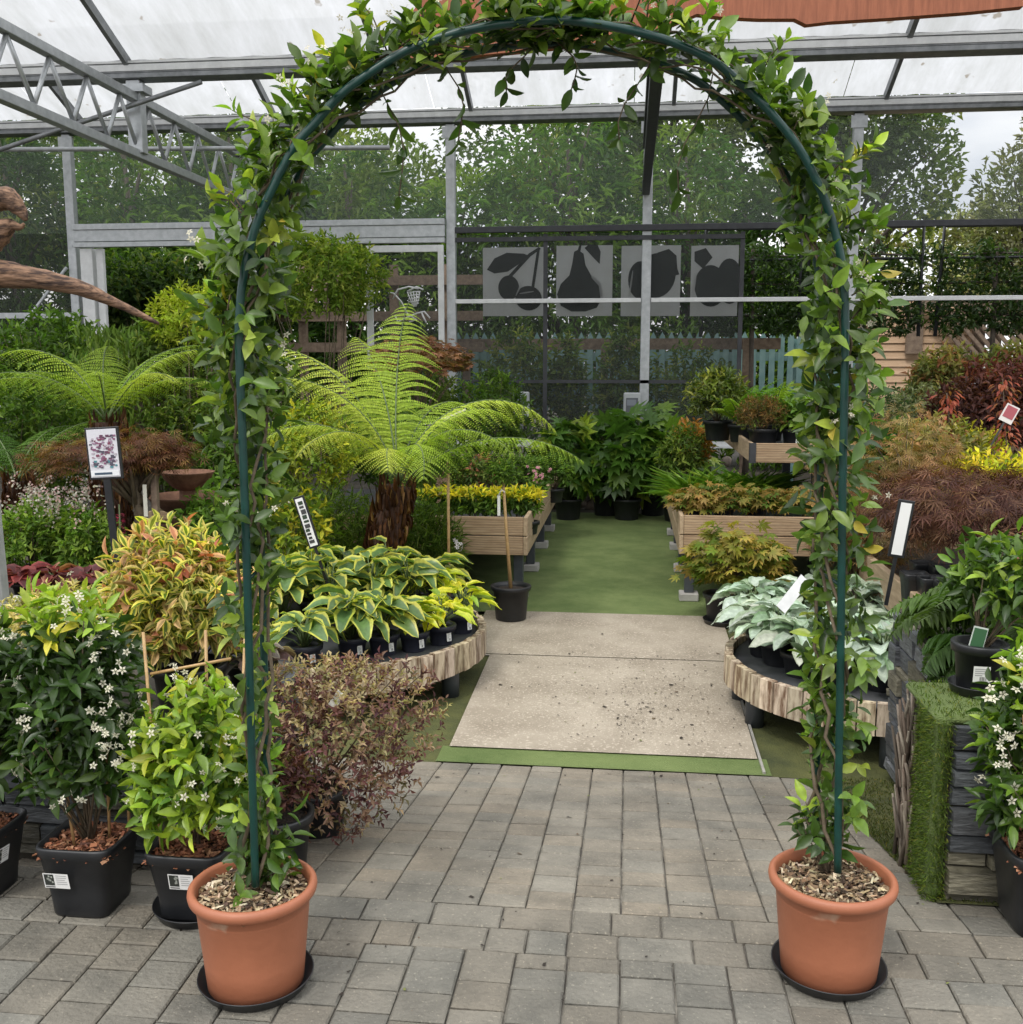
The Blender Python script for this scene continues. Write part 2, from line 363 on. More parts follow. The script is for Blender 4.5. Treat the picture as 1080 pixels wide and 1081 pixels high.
def stems(mb, base, P, k, r=.004, sag=.1):
    idx = R.choice(len(P), min(k, len(P)), replace=False)
    b = Vector(base)
    for i in idx:
        e = Vector(P[i]); m1 = b.lerp(e, .5) + Vector((0, 0, (e - b).length * sag)) + Vector(R.normal(size=3) * .02 * (e - b).length)
        mb.tube([b + Vector((random.uniform(-1, 1) * .01, random.uniform(-1, 1) * .01, 0)), m1, e], [r, r * .75, r * .4], 5)

# palettes (linear albedo)
G_DK = (.018, .045, .012); G_MD = (.04, .092, .018); G_LT = (.10, .19, .03); G_YL = (.22, .30, .04); G_BL = (.03, .065, .04)
JAS = [(3, G_DK), (5, (.028, .068, .015)), (4, (.045, .10, .022)), (2, (.08, .16, .03)), (1, (.14, .24, .04))]
JAS_DK = [(5, G_DK), (4, (.022, .055, .016)), (2, (.04, .085, .02))]
NEW = [(3, (.13, .24, .035)), (2, (.20, .30, .045)), (1, (.30, .33, .05))]

# ------------------------------------------------------------------ pots
def round_pot(root, r, h, m=None, soil=True, seg=36, rim=.012):
    mb = MB(); t = .006
    mb.lathe([(r * .80, 0), (r * .82, .006), (r * .97, h - .03), (r * .97 + rim, h - .028), (r + rim, h - .004), (r + rim * .8, h), (r - t, h), (r - t - .004, h - .03)], seg)
    o = mb.build('pot', m or BLACKP, root)
    if soil:
        s = MB(); s.lathe([(r * .95, h - .03), (r * .5, h - .022), (.002, h - .018)], 20, cap=False); s.build('soil', SOIL, root)
    return o
def square_pot(root, w, h, m=None, soil=True):
    mb = MB(); r = w / 2
    mb.lathe([(r * .72, 0), (r * .75, .008), (r * .79, .06), (r * .95, h - .035), (r * 1.0, h - .03), (r * 1.02, h - .005), (r * 1.0, h), (r * .94, h), (r * .92, h - .03)], 64, sq=6)
    o = mb.build('pot', m or BLACKP, root)
    if soil: chips(root, r * .93, h - .028, 420, [(3, (.30, .12, .06)), (3, (.20, .075, .035)), (2, (.4, .2, .11)), (1, (.12, .05, .03))], .016, sq=True)
    return o
def chips(root, r, z, n, pal, size, sq=False, name='mulch'):
    lf = LF()
    P = R.uniform(-1, 1, (n * 2, 3)) * r
    if not sq: P = P[(P[:, :2] ** 2).sum(1) < r * r]
    P[:, 2] = z + R.uniform(-.012, .008, len(P)) + .012 * (1 - (P[:, 0] ** 2 + P[:, 1] ** 2) / (2 * r * r))
    D = rnd(len(P)); D[:, 2] *= .35; Nn = np.array([0, 0, 1.]) + R.normal(size=(len(P), 3)) * .45
    c0, c1 = pick(pal, len(P), .35); L = size * R.uniform(.5, 2.1, len(P))
    lf.add('chip', P, D, Nn, L, size * R.uniform(.3, .8, len(P)), c0, c1)
    o = lf.build(name, WOODCHIP, root, smooth=False)
    s = MB(); s.lathe([(r, z - .014), (r * .6, z - .004), (.002, z - .002)], 32, sq=6 if sq else 0, cap=False)
    me = o.data; s.build('soil', SOIL, root)
    return o
def saucer(name, label, r, loc, h=.026, group=None):
    mb = MB(); mb.lathe([(r * .86, 0), (r * .9, .002), (r, h), (r * 1.015, h + .002), (r * 1.01, h + .005), (r * .985, h + .003), (r * .88, .007), (.002, .006)], 56)
    o = mb.build(name, BLACKP); o.location = loc; return tag(o, label, 'saucer', group)
def pot_label(root, p, n, w=.075, h=.052, kind=0):
    """small white printed sticker with a picture square and grey print lines"""
    n = Vector(n).normalized(); u = Vector((0, 0, 1)).cross(n).normalized(); v = n.cross(u); p = Vector(p)
    mb = MB()
    def q(x0, y0, x1, y1, c, d):
        mb.poly([p + u * x + v * y + n * d for x, y in ((x0, y0), (x1, y0), (x1, y1), (x0, y1))], c)
    q(-w / 2, -h / 2, w / 2, h / 2, (.78, .78, .76), 0)
    if kind == 0:
        q(-w * .46, -h * .30, -w * .08, h * .44, (.03, .035, .03), .0006)
        for k in range(7):
            a, b = random.uniform(-.40, -.16), random.uniform(-.15, .3)
            q(w * a, h * b, w * (a + .07), h * (b + .12), (.35, .37, .33), .0012)
        for k in range(5): q(0, h * (.34 - k * .14), w * random.uniform(.3, .45), h * (.39 - k * .14), (.4, .4, .4), .0006)
        q(-w * .46, -h * .44, -w * .08, -h * .36, (.12, .12, .12), .0006)
    else:
        for k in range(4): q(-w * .4, h * (.3 - k * .13), w * random.uniform(.0, .35), h * (.35 - k * .13), (.35, .35, .35), .0006)
        for k in range(9): q(-w * .1 + k * w * .045, -h * .4, -w * .1 + k * w * .045 + w * random.choice((.012, .025)), -h * .15, (.05, .05, .05), .0006)
    return mb.build('label', VCOL, root)

# ------------------------------------------------------------------ setting: ground
def sheet(name, x0, x1, ys, dz, m, xe=None, nx=1):
    mb = MB(); vs = []; fs = []
    for y in ys:
        for i in range(nx + 1): vs.append((x0 + (x1 - x0) * i / nx, y, gz(y) + dz))
    k = nx + 1
    fs = [(j * k + i, j * k + i + 1, (j + 1) * k + i + 1, (j + 1) * k + i) for j in range(len(ys) - 1) for i in range(nx)]
    mb.add(vs, fs); o = mb.build(name, m); o['kind'] = 'structure'; return o
sheet('ground', -300, 300, [-60, 0, FOLD, RAMP_END, 11.45, 40, 600], -.03, EARTH)
sheet('joint_sand_bed', -5, 5, [.3, FOLD, RAMP_END - .05], -.012, SAND).name = 'pavement_bed'
pv = MB()
def paver(x0, x1, y0, y1, base):
    g = .0017 + random.random() * .0015; e = .0045; x0 += g; x1 -= g; y0 += g * 1.2; y1 -= g * 1.2
    j = [random.uniform(-.0016, .0016) for _ in range(4)]; dz = random.uniform(-.0015, .0015)
    k = random.uniform(.90, 1.10); w = random.uniform(-.035, .035); c = (base[0] * k * (1 + w), base[1] * k, base[2] * k * (1 - w))
    o = [(x0, y0), (x1, y0), (x1, y1), (x0, y1)]; i = [(x0 + e, y0 + e), (x1 - e, y0 + e), (x1 - e, y1 - e), (x0 + e, y1 - e)]
    vs = [(x, y, gz(y) - .012) for x, y in o] + [(x, y, gz(y) - .004 + dz) for x, y in o] + [(x + random.uniform(-.001, .001), y, gz(y) + .0 + dz + q) for (x, y), q in zip(i, j)]
    fs = [(8, 9, 10, 11)] + [(a, (a + 1) % 4, 4 + (a + 1) % 4, 4 + a) for a in range(4)] + [(4 + a, 4 + (a + 1) % 4, 8 + (a + 1) % 4, 8 + a) for a in range(4)]
    pv.add(vs, fs, c)
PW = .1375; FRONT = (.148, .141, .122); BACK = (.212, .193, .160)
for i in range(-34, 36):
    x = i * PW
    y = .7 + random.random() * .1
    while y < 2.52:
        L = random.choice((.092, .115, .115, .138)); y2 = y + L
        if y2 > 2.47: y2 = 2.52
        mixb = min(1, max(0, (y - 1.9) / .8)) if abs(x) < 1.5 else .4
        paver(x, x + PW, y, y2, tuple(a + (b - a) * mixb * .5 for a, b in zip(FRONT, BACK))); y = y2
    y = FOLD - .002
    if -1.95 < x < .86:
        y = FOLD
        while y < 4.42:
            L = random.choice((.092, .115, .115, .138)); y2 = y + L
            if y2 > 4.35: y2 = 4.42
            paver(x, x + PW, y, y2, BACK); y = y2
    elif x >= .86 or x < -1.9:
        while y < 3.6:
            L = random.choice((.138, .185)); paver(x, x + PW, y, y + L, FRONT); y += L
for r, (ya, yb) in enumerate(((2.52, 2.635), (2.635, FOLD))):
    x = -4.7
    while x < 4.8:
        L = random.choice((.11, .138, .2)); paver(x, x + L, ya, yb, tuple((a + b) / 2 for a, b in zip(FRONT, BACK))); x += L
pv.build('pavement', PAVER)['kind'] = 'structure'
ys = [4.43 + .2 * i for i in range(13)]
sheet('side_turf', -4.2, 3.6, [4.43, RAMP_END, 5, 5.5, 6, 7.0], -.004, MOSST)
sheet('turf_edging', -.86, .655, [4.425, RAMP_END, 4.62], .003, TURF)
sheet('concrete_path', -.825, .612, [4.605, 5.3, 6.045], .010, SLABM)
sheet('concrete_path', -.99, .66, [6.057, 6.5, 7.06], .010, SLABM)
sheet('path_joint', -.9, .63, [6.04, 6.06], .005, mat('pale_joint', (.42, .38, .31), rough=.9))
sheet('turf_carpet', -4.2, 3.4, [7.05, 8, 9, 10, 11.3], .002, TURF)
def ledge(name, a, b, w, m):
    mb = MB(); a = Vector(a); b = Vector(b); s = (b - a).normalized().cross(Vector((0, 0, 1))) * w / 2
    mb.add([a - s, a + s, b + s, b - s, a - s + Vector((0, 0, .012)), a + s + Vector((0, 0, .012)), b + s + Vector((0, 0, .012)), b - s + Vector((0, 0, .012))], [(4, 5, 6, 7), (0, 1, 5, 4), (1, 2, 6, 5), (2, 3, 7, 6), (3, 0, 4, 7)])
    o = mb.build(name, m); o['kind'] = 'structure'
EDG = mat('aluminium_edging', (.45, .44, .4), (.3, .29, .26), rough=.5, metal=.3)
ledge('path_edging', (.624, 4.45, gz(4.45)), (.62, 6.04, gz(6.04)), .012, EDG)
# mossy verge beside the ramp (right)
mb = MB(); vs = []
for t in range(9):
    y = 2.96 + (4.43 - 2.96) * t / 8
    vs += [(.93 - .1 * t / 8, y, gz(y) + .006), (1.9, y, gz(y) + .006)]
mb.add(vs, [(2 * i, 2 * i + 1, 2 * i + 3, 2 * i + 2) for i in range(8)]); mb.build('mossy_verge', MOSST)['kind'] = 'structure'
# spilt crumbs of soil on path and paving
lf = LF(); n = 900
P = np.stack([R.normal(.15, .28, n), R.normal(5.35, .5, n), np.zeros(n)], 1); P[::3, 0] = R.uniform(-1.2, .9, len(P[::3])); P[::3, 1] = R.uniform(1.6, 7, len(P[::3]))
ok = (P[:, 1] < 7) & ((P[:, 1] > 4.7) & (P[:, 0] > -.78) & (P[:, 0] < .58) | (P[:, 1] < 4.4)); P = P[ok]; P[:, 2] = [gz(y) + .0035 + (.012 if y > 4.6 else 0) for y in P[:, 1]]
s = R.uniform(.003, .012, len(P)) * np.where(R.rand(len(P)) < .12, 2, 1); c0, _ = pick([(5, (.02, .014, .01)), (1, (.1, .07, .04)), (.6, (.16, .18, .05))], len(P))
D = rnd(len(P)); D[:, 2] = 0; lf.add('chip', P, D, np.array([0, 0, 1.]) + R.normal(size=(len(P), 3)) * .2, s, s * .6, c0)
tag(lf.build('litter', WOODCHIP), kind='stuff')

# ------------------------------------------------------------------ greenhouse
gh = thing('greenhouse', 'open galvanised greenhouse frame with white sheet roof and netted back wall', 'greenhouse', (-2.2, 12.5, gz(12)))
GO = Vector(gh.location)
def gpart(mb, name, m, par=None, lab=None):
    o = mb.build(name, m, par or gh, off=GO)
    return o
YB, YG = 12.5, 9.75
for x in (-9.3, -6.97, -4.62, -2.16, .174, 2.53, 4.9, 7.2):
    m = MB(); m.box((x - .055, YB - .05, gz(12)), (x + .055, YB + .05, 4.36), bev=.006)
    for z in np.arange(.6, 4.2, .3): m.box((x - .012, YB - .055, z), (x + .012, YB - .0485, z + .03), c=(.3, .3, .3))
    m.box((x - .09, YB - .062, 4.2), (x + .09, YB - .052, 4.33)); gpart(m, 'post', GALV)
for Yg, z in ((YB, 4.37), (YG, 4.22)):
    m = MB()
    m.box((-11, Yg - .10, z), (9, Yg + .1, z + .045), bev=.004); m.box((-11, Yg - .10, z + .045), (9, Yg - .075, z + .15), bev=.004); m.box((-11, Yg + .075, z + .045), (9, Yg + .10, z + .15), bev=.004)
    gpart(m, 'gutter', GALVD)
    m = MB(); m.box((-11, Yg - .115, z + .13), (9, Yg - .1025, z + .15)); m.box((-11, Yg - .109, z + .06), (9, Yg - .1025, z + .12), bev=.002); gpart(m, 'gutter_trim', WHITEM)
m = MB(); m.box((-4.79, YG - .06, 3.55), (-4.65, YG + .06, 4.215), bev=.006); m.box((-4.84, YG - .1, 4.10), (-4.6, YG + .1, 4.17)); gpart(m, 'post', GALV)
# horizontals of the back wall
m = MB(); m.box((-6.9, YB - .12, 3.06), (-2.22, YB - .06, 3.2), bev=.004); m.box((-6.9, YB - .14, 3.2), (-2.22, YB - .04, 3.27), bev=.004); m.box((-6.9, YB - .14, 2.99), (-2.22, YB - .06, 3.05), bev=.004); gpart(m, 'beam', GALV)
m = MB(); m.box((-2.1, YB - .1, 3.1), (9, YB - .04, 3.17), bev=.004); m.box((-2.1, YB - .07, 3.0), (1.3, YB - .03, 3.05)); gpart(m, 'rail', DARKM)
m = MB(); m.box((-2.1, YB - .11, 2.275), (.115, YB - .06, 2.325), bev=.004); m.box((.235, YB - .11, 2.275), (9, YB - .06, 2.325), bev=.004); gpart(m, 'rail', WHITEM)
m = MB(); m.box((-2.1, YB - .05, 1.325), (1.22, YB - .02, 1.365)); gpart(m, 'rail', DARKM)
m = MB(); m.box((-2.1, YB - .07, .585), (1.3, YB - .03, .635)); m.box((-2.1, YB - .09, .56), (1.3, YB - .07, .585)); gpart(m, 'rail', WHITEM)
for x in (-1.02, 1.28):
    m = MB(); m.box((x - .025, YB - .045, .65), (x + .025, YB - .015, 3.08)); gpart(m, 'net_frame', DARKM)
m = MB(); m.box((-9, YB - .06, 2.13), (-7.03, YB - .03, 2.2)); m.box((-9.2, YB - .06, 1.0), (-7.03, YB - .03, 1.06)); gpart(m, 'rail', GALV)
m = MB(); m.tube([(-8.7, YB - .09, .9), (-7.03, YB - .09, 2.75)], .02, 6); gpart(m, 'brace', GALV)
m = MB(); m.box((-6.84, YB - .1, .2), (-6.68, YB + .02, 2.98), bev=.004); m.box((-6.65, YB - .06, .2), (-6.56, YB + .0, 2.98), bev=.004); gpart(m, 'downpipe', WHITEM)
def net(x0, x1, z0, z1, y, m):
    b = MB(); b.poly([(x0, y, z0), (x1, y, z0), (x1, y, z1), (x0, y, z1)]); gpart(b, 'net_panel', m)
net(-9.2, 9, 3.18, 4.36, YB + .02, NETL); net(-9.2, -7.03, .0, 3.18, YB + .02, NETD)
net(-2.1, 1.255, .63, 3.09, YB + .0, NETD)
# roof: two bays, rafters and sheets
def slope(y0, z0, y1, z1, xs, xsheets):
    for x in xs:
        b = MB(); M0 = Vector((x, y0, z0)); M1 = Vector((x, y1, z1)); n = Vector((0, -(z1 - z0), (y1 - y0))).normalized()
        if n.z < 0: n = -n
        s = Vector((.022, 0, 0)); t = n * .045
        vs = [M0 - s - t * 2, M0 + s - t * 2, M0 + s, M0 - s, M1 - s - t * 2, M1 + s - t * 2, M1 + s, M1 - s]
        b.add(vs, [(0, 1, 5, 4), (1, 2, 6, 5), (2, 3, 7, 6), (3, 0, 4, 7), (0, 3, 2, 1), (4, 5, 6, 7)]); gpart(b, 'rafter', GALVD)
    for xa, xb in zip(xsheets[:-1], xsheets[1:]):
        b = MB(); n = Vector((0, -(z1 - z0), (y1 - y0))).normalized(); n = -n if n.z < 0 else n
        nn = 24; vs = []
        for k in range(nn + 1):
            x = xa + .004 + (xb - xa - .008) * k / nn; t = n * (.012 + .006 * math.sin(k * 1.7))
            vs += [Vector((x, y0, z0)) + t, Vector((x, y1, z1)) + t]
        b.add(vs, [(2 * k, 2 * k + 2, 2 * k + 3, 2 * k + 1) for k in range(nn)], sm=True); gpart(b, 'roof_panel', ROOF)
XR = [-9.7, -7.2, -4.75, -2.35, 0, 2.35, 4.7, 7.1]
XS = [-11, -9.7, -7.2, -4.75, -2.35, 0, 2.35, 4.7, 7.1, 9]
slope(11.1, 5.15, YB - .02, 4.54, [x + .45 for x in XR], XS)
slope(YG + .09, 4.38, 11.1, 5.15, [x + .45 for x in XR], XS)
slope(7.0, 5.6, YG - .02, 4.39, XR, XS)
for Y, z in ((7.0, 5.56), (11.1, 5.11)):
    m = MB(); m.box((-11, Y - .05, z - .07), (9, Y + .05, z), bev=.004); gpart(m, 'ridge', GALV)
m = MB(); m.box((-11, 8.3, 4.93), (9, 8.36, 4.985), bev=.004); gpart(m, 'purlin', GALVD)
def truss(X, ya, yb, mt):
    b = MB(); b.box((X - .045, ya, 4.02), (X + .045, yb, 4.1), bev=.005); b.box((X - .045, ya, 3.50), (X + .045, yb, 3.58), bev=.005)
    t = gpart(b, 'truss', mt)
    b = MB(); y = ya + .1; k = 0
    while y < yb - .3:
        y2 = y + .26; a = (X, y, 3.585 if k % 2 == 0 else 4.015); c = (X, y2 if k % 2 == 0 else y2 + .06, 4.015 if k % 2 == 0 else 3.585)
        b.tube([a, c], .020, 6); y = y2 + (.0 if k % 2 == 0 else .06); k += 1
    gpart(b, 'lattice', mt, t)
truss(-4.72, 5.0, 12.42, GALV); truss(.15, 6.9, 12.42, DARKM)
m = MB(); m.tube([(-7.1, 9.6, 3.3), (-4.0, 9.6, 4.15)], .022, 6); gpart(m, 'brace', GALVD)
m = MB(); m.tube([(-8.0, 11.2, 3.95), (-2.6, 11.2, 3.85)], .025, 6); gpart(m, 'brace', GALV)
# netted door leaf with a stitched net strawberry
dr = MB()
for a, b in (((-3.18, 1.5), (-3.10, 2.96)), ((-2.30, 1.5), (-2.23, 2.96))): dr.box((a[0], YB - .16, a[1]), (b[0], YB - .12, b[1]), bev=.004)
dr.box((-3.10, YB - .16, 2.88), (-2.30, YB - .12, 2.96), bev=.004)
door = gpart(dr, 'net_door', WHITEM)
b = MB(); b.poly([(-3.1, YB - .14, 1.4), (-2.3, YB - .14, 1.4), (-2.3, YB - .14, 2.88), (-3.1, YB - .14, 2.88)]); gpart(b, 'net_panel', NETD, door)
b = MB()
def curve(pts, r=.011): b.tube([at(px, py, YB - .16) for px, py in pts], r, 5)
curve([(410, 309), (416, 310), (424, 319), (430, 331)]); curve([(415, 316), (420, 306), (432, 303), (442, 305)]); curve([(430, 308), (440, 303), (447, 306)])
curve([(417, 333), (420, 340), (428, 336), (440, 331), (448, 329), (454, 336)]); curve([(430, 331), (440, 338), (432, 340)]); curve([(445, 330), (450, 341)])
for k in range(5):
    u = k / 4; curve([(430 + 2 * u, 310 + 4 * u * 3), (438, 322 - 14 * (1 - u)), (444 - 2 * u, 308 + 4 * u * 3)], .008)
    curve([(430 + u * 13, 308), (433 + u * 9, 316), (437 + u * 2, 324)], .008)
gpart(b, 'net_emblem', WHITEM, door)

# fruit banners
BK = mat('printed_black', (.02, .026, .024), (.03, .036, .033), rough=.7)
def circ(cx, cy, rx, ry, a0=0, a1=360, n=28, rot=0):
    out = []
    for k in range(n):
        a = math.radians(a0 + (a1 - a0) * k / (n - 1 if a1 - a0 < 360 else n)); x = rx * math.cos(a); y = ry * math.sin(a); r = math.radians(rot)
        out.append((cx + x * math.cos(r) - y * math.sin(r), cy + x * math.sin(r) + y * math.cos(r)))
    return out
def banner(label, x0, x1, y0, y1, dark, light):
    Y = 12.72; a = at(x0, y1, Y); c = at(x1, y0, Y)
    root = thing('fruit_banner', label, 'banner', (0.5 * (a.x + c.x), Y, a.z), 'fruit silhouette banners behind the netting'); o = Vector(root.location)
    b = MB(); n = 12; vs = []
    for k in range(n + 1):
        x = a.x + (c.x - a.x) * k / n; w = .006 * math.sin(k * 1.3); vs += [(x, Y + w, a.z), (x, Y + w, c.z)]
    b.add(vs, [(2 * k, 2 * k + 2, 2 * k + 3, 2 * k + 1) for k in range(n)], sm=True); b.build('cloth', BANNER, root, off=o)
    for lst, nm, mm, d in ((dark, 'silhouette', BK, .02), (light, 'highlight', BANNER, .024)):
        if not lst: continue
        b = MB()
        for i, pts in enumerate(lst): b.poly([at(px, py, Y - d - .0015 * i) for px, py in pts])
        b.build(nm, mm, root, off=o)
    return root
banner('grey banner with a cherry pair and leaf silhouette behind the net', 510, 576, 261, 334,
       [[(514, 285), (522, 273), (535, 267), (553, 268), (558, 270), (548, 279), (536, 287), (522, 289)], circ(537, 304, 11, 13), circ(558, 315, 14, 13, rot=10),
        [(536, 292), (558, 268), (569, 261), (571, 263), (560, 271), (539, 294)], [(561, 303), (567, 263), (570, 263), (564, 304)]],
       [circ(549, 303, 1, 11, n=10, rot=25), circ(556, 309, 8, .8, n=10, rot=-8)])
banner('grey banner with a single pear silhouette behind the net', 587, 647, 259, 334,
       [[(606, 266), (610, 264), (616, 268), (618, 280), (624, 291), (634, 300), (636, 314), (630, 325), (618, 329), (603, 329), (592, 323), (588, 311), (592, 300), (601, 291), (604, 279)],
        [(611, 260), (614, 258), (612, 270), (609, 268)], [(617, 262), (622, 258), (631, 259), (634, 266), (633, 279), (626, 272)]],
       [[(625, 290), (634, 298), (637, 313), (634, 316), (632, 302), (624, 293)]])
banner('grey banner with an apricot and leaf silhouette behind the post', 655, 719, 259, 334,
       [circ(693, 291, 20, 24, rot=15), circ(676, 296, 13, 20), [(694, 267), (706, 263), (714, 270), (715, 284), (717, 290), (708, 292), (703, 278), (695, 274)]], [circ(666, 300, 1, 15, n=10, rot=8)])
banner('grey banner half hidden by dark leaves nearest the net frame', 728, 780, 259, 334,
       [circ(750, 302, 17, 22), circ(770, 297, 14, 24), [(733, 266), (745, 262), (752, 272), (742, 284), (733, 276)]], [circ(733, 300, 1.2, 14, n=10, rot=8)])
# control boxes
for px, py, lab, w in ((667, 428, 'grey control box fixed beside the middle greenhouse post', .2), (550, 427, 'pale control box behind the arching fern frond', .2)):
    p = at(px, py, 12.3); b = MB(); b.box((-w / 2, -.07, -.15), (w / 2, .06, .15), bev=.012)
    root = thing('control_box', lab, 'control box', p); b.build('cabinet', GREYBOX, root)
    c = MB(); c.box((-.07, -.078, -.09), (.07, -.0705, .09), (.10, .11, .12)); c.box((-.06, -.082, .0), (.05, -.0785, .07), (.2, .22, .25)); c.box((.01, -.084, -.08), (.06, -.0785, -.02), (.3, .3, .3)); c.build('panel', VCOL, root)
    c = MB(); c.box((-.02, .061, -.3), (.02, .13, .1)); c.build('bracket', GALVD, root)

# ------------------------------------------------------------------ rubble wall, fences, shed behind
def icos():
    import bmesh
    bm = bmesh.new(); bmesh.ops.create_icosphere(bm, subdivisions=2, radius=1); v = [tuple(x.co) for x in bm.verts]; f = [tuple(y.index for y in x.verts) for x in bm.faces]; bm.free(); return np.array(v), f
ICO = icos()
def stone(mb, p, s, c):
    v, f = ICO; lc = rnd(5); k = 1 + (np.maximum(0, v @ lc.T - .3) * R.uniform(-.35, .15, 5)).sum(1)
    q = v * k[:, None] * np.asarray(s); a = R.uniform(0, 6.28); ca, sa = math.cos(a), math.sin(a)
    q = np.stack([q[:, 0] * ca - q[:, 2] * sa, q[:, 1], q[:, 0] * sa + q[:, 2] * ca], 1)
    mb.add([tuple(x) for x in q + np.asarray(p)], f, c, True)
rw = MB()
for z in np.arange(-.05, .55, .125):
    x = -2.1 + random.random() * .1
    while x < 1.2:
        s = random.uniform(.07, .11); k = random.uniform(.6, 1.2); c = random.choice([(.20, .16, .12), (.17, .15, .14), (.25, .20, .16)])
        stone(rw, (x, 11.75 + random.uniform(-.05, .05), z + random.uniform(-.02, .02)), (s, s * .9, s * .75), tuple(q * k for q in c)); x += s * 1.75
rwo = rw.build('rubble_wall', STONE); tag(rwo, 'low wall of round brown stones behind the glossy fatsia plants', 'stone wall')
pf = thing('picket_fence', 'pale teal picket fence beyond the netted back wall', 'picket fence', (-.2, 14.6, -.08)); o = Vector(pf.location)
b = MB()
for x in np.arange(-2.6, 3.2, .125): b.prism([(x, .9), (x + .08, .9), (x + .08, 1.92), (x + .04, 2.0), (x, 1.92)], 14.58, 14.6)
for x in (-2.6, -.2, 2.2): b.box((x, 14.64, -.08), (x + .1, 14.7, 1.9))
b.build('pickets', TEAL, pf, off=o); b = MB(); b.box((-2.6, 14.603, 1.1), (3.2, 14.64, 1.2)); b.box((-2.6, 14.603, 1.6), (3.2, 14.64, 1.72)); b.build('rail', TEAL, pf, off=o)
b = MB(); b.box((-2.6, 14.2, 1.75), (2, 14.26, 1.9)); b.box((-.4, 14.14, -.08), (-.3, 14.198, 1.9)); b.box((-2.3, 14.14, -.08), (-2.2, 14.198, 1.9)); b.box((1.5, 14.14, -.08), (1.6, 14.198, 1.9))
tag(b.build('timber_rail', FENCEW), 'dark timber post and rail in front of the teal pickets', 'fence')
tr = MB()
for z in (2.62, 2.14, 1.72): tr.box((-5.2, 14.0, z), (-2.0, 14.06, z + .13))
for x in (-5.1, -4.6, -4.05, -3.3, -2.62): tr.box((x, 14.063, -.08), (x + .12, 14.12, 2.9))
for x in np.arange(-5.0, -4.1, .16): tr.box((x, 13.94, 2.28), (x + .07, 13.998, 2.7))
tag(tr.build('timber_screen', FENCEW), 'brown open timber screen seen through the netted door', 'timber screen')
sh = thing('timber_shed', 'pinkish clapboard shed side with a narrow panel beyond the espaliers', 'shed', (4.0, 15.2, -.08)); o = Vector(sh.location)
b = MB()
for k in range(20): b.add([(3.2, 15.2 - .02, .2 + k * .11), (4.75, 15.2 - .02, .2 + k * .11), (4.75, 15.2, .31 + k * .11), (3.2, 15.2, .31 + k * .11), (3.2, 15.2, .2 + k * .11), (4.75, 15.2, .2 + k * .11)], [(0, 1, 2, 3), (0, 4, 5, 1)])
b.box((3.2, 15.21, -.08), (4.75, 17, 2.45)); b.build('wall', SHED, sh, off=o)
b = MB(); p = at(958, 335, 15.1); b.box((p.x, 15.1, 1.7), (p.x + .22, 15.17, 2.35)); b.build('window_panel', FENCEW, sh, off=o)
b = MB(); b.box((4.752, 15.1, -.08), (4.9, 15.2, 2.45)); b.box((5.0, 15.1, -.08), (5.12, 15.2, 2.4)); b.build('corner_post', FENCEW, sh, off=o)
b = MB()
for k in range(26):
    x = 5.14 + k * .13; b.add([(x, 15.0, 1.1), (x + .06, 15.0, 1.1), (x - 1.1 + .06, 15.0, 2.35), (x - 1.1, 15.0, 2.35)], [(0, 1, 2, 3)])
    b.add([(x, 15.05, 1.1), (x + .06, 15.05, 1.1), (x - 1.1 + .06, 15.05, 2.35), (x - 1.1, 15.05, 2.35)], [(0, 1, 2, 3)])
b.box((4.0, 15.02, 2.352), (8.6, 15.08, 2.44)); b.box((5.15, 14.9, .98), (8.6, 14.96, 1.08)); b.box((8.5, 14.92, -.08), (8.6, 14.98, .97)); b.box((5.2, 14.92, -.08), (5.3, 14.98, .97))
tag(b.build('lattice_fence', FENCEW), 'diagonal slatted timber fence panel to the right of the shed', 'fence')

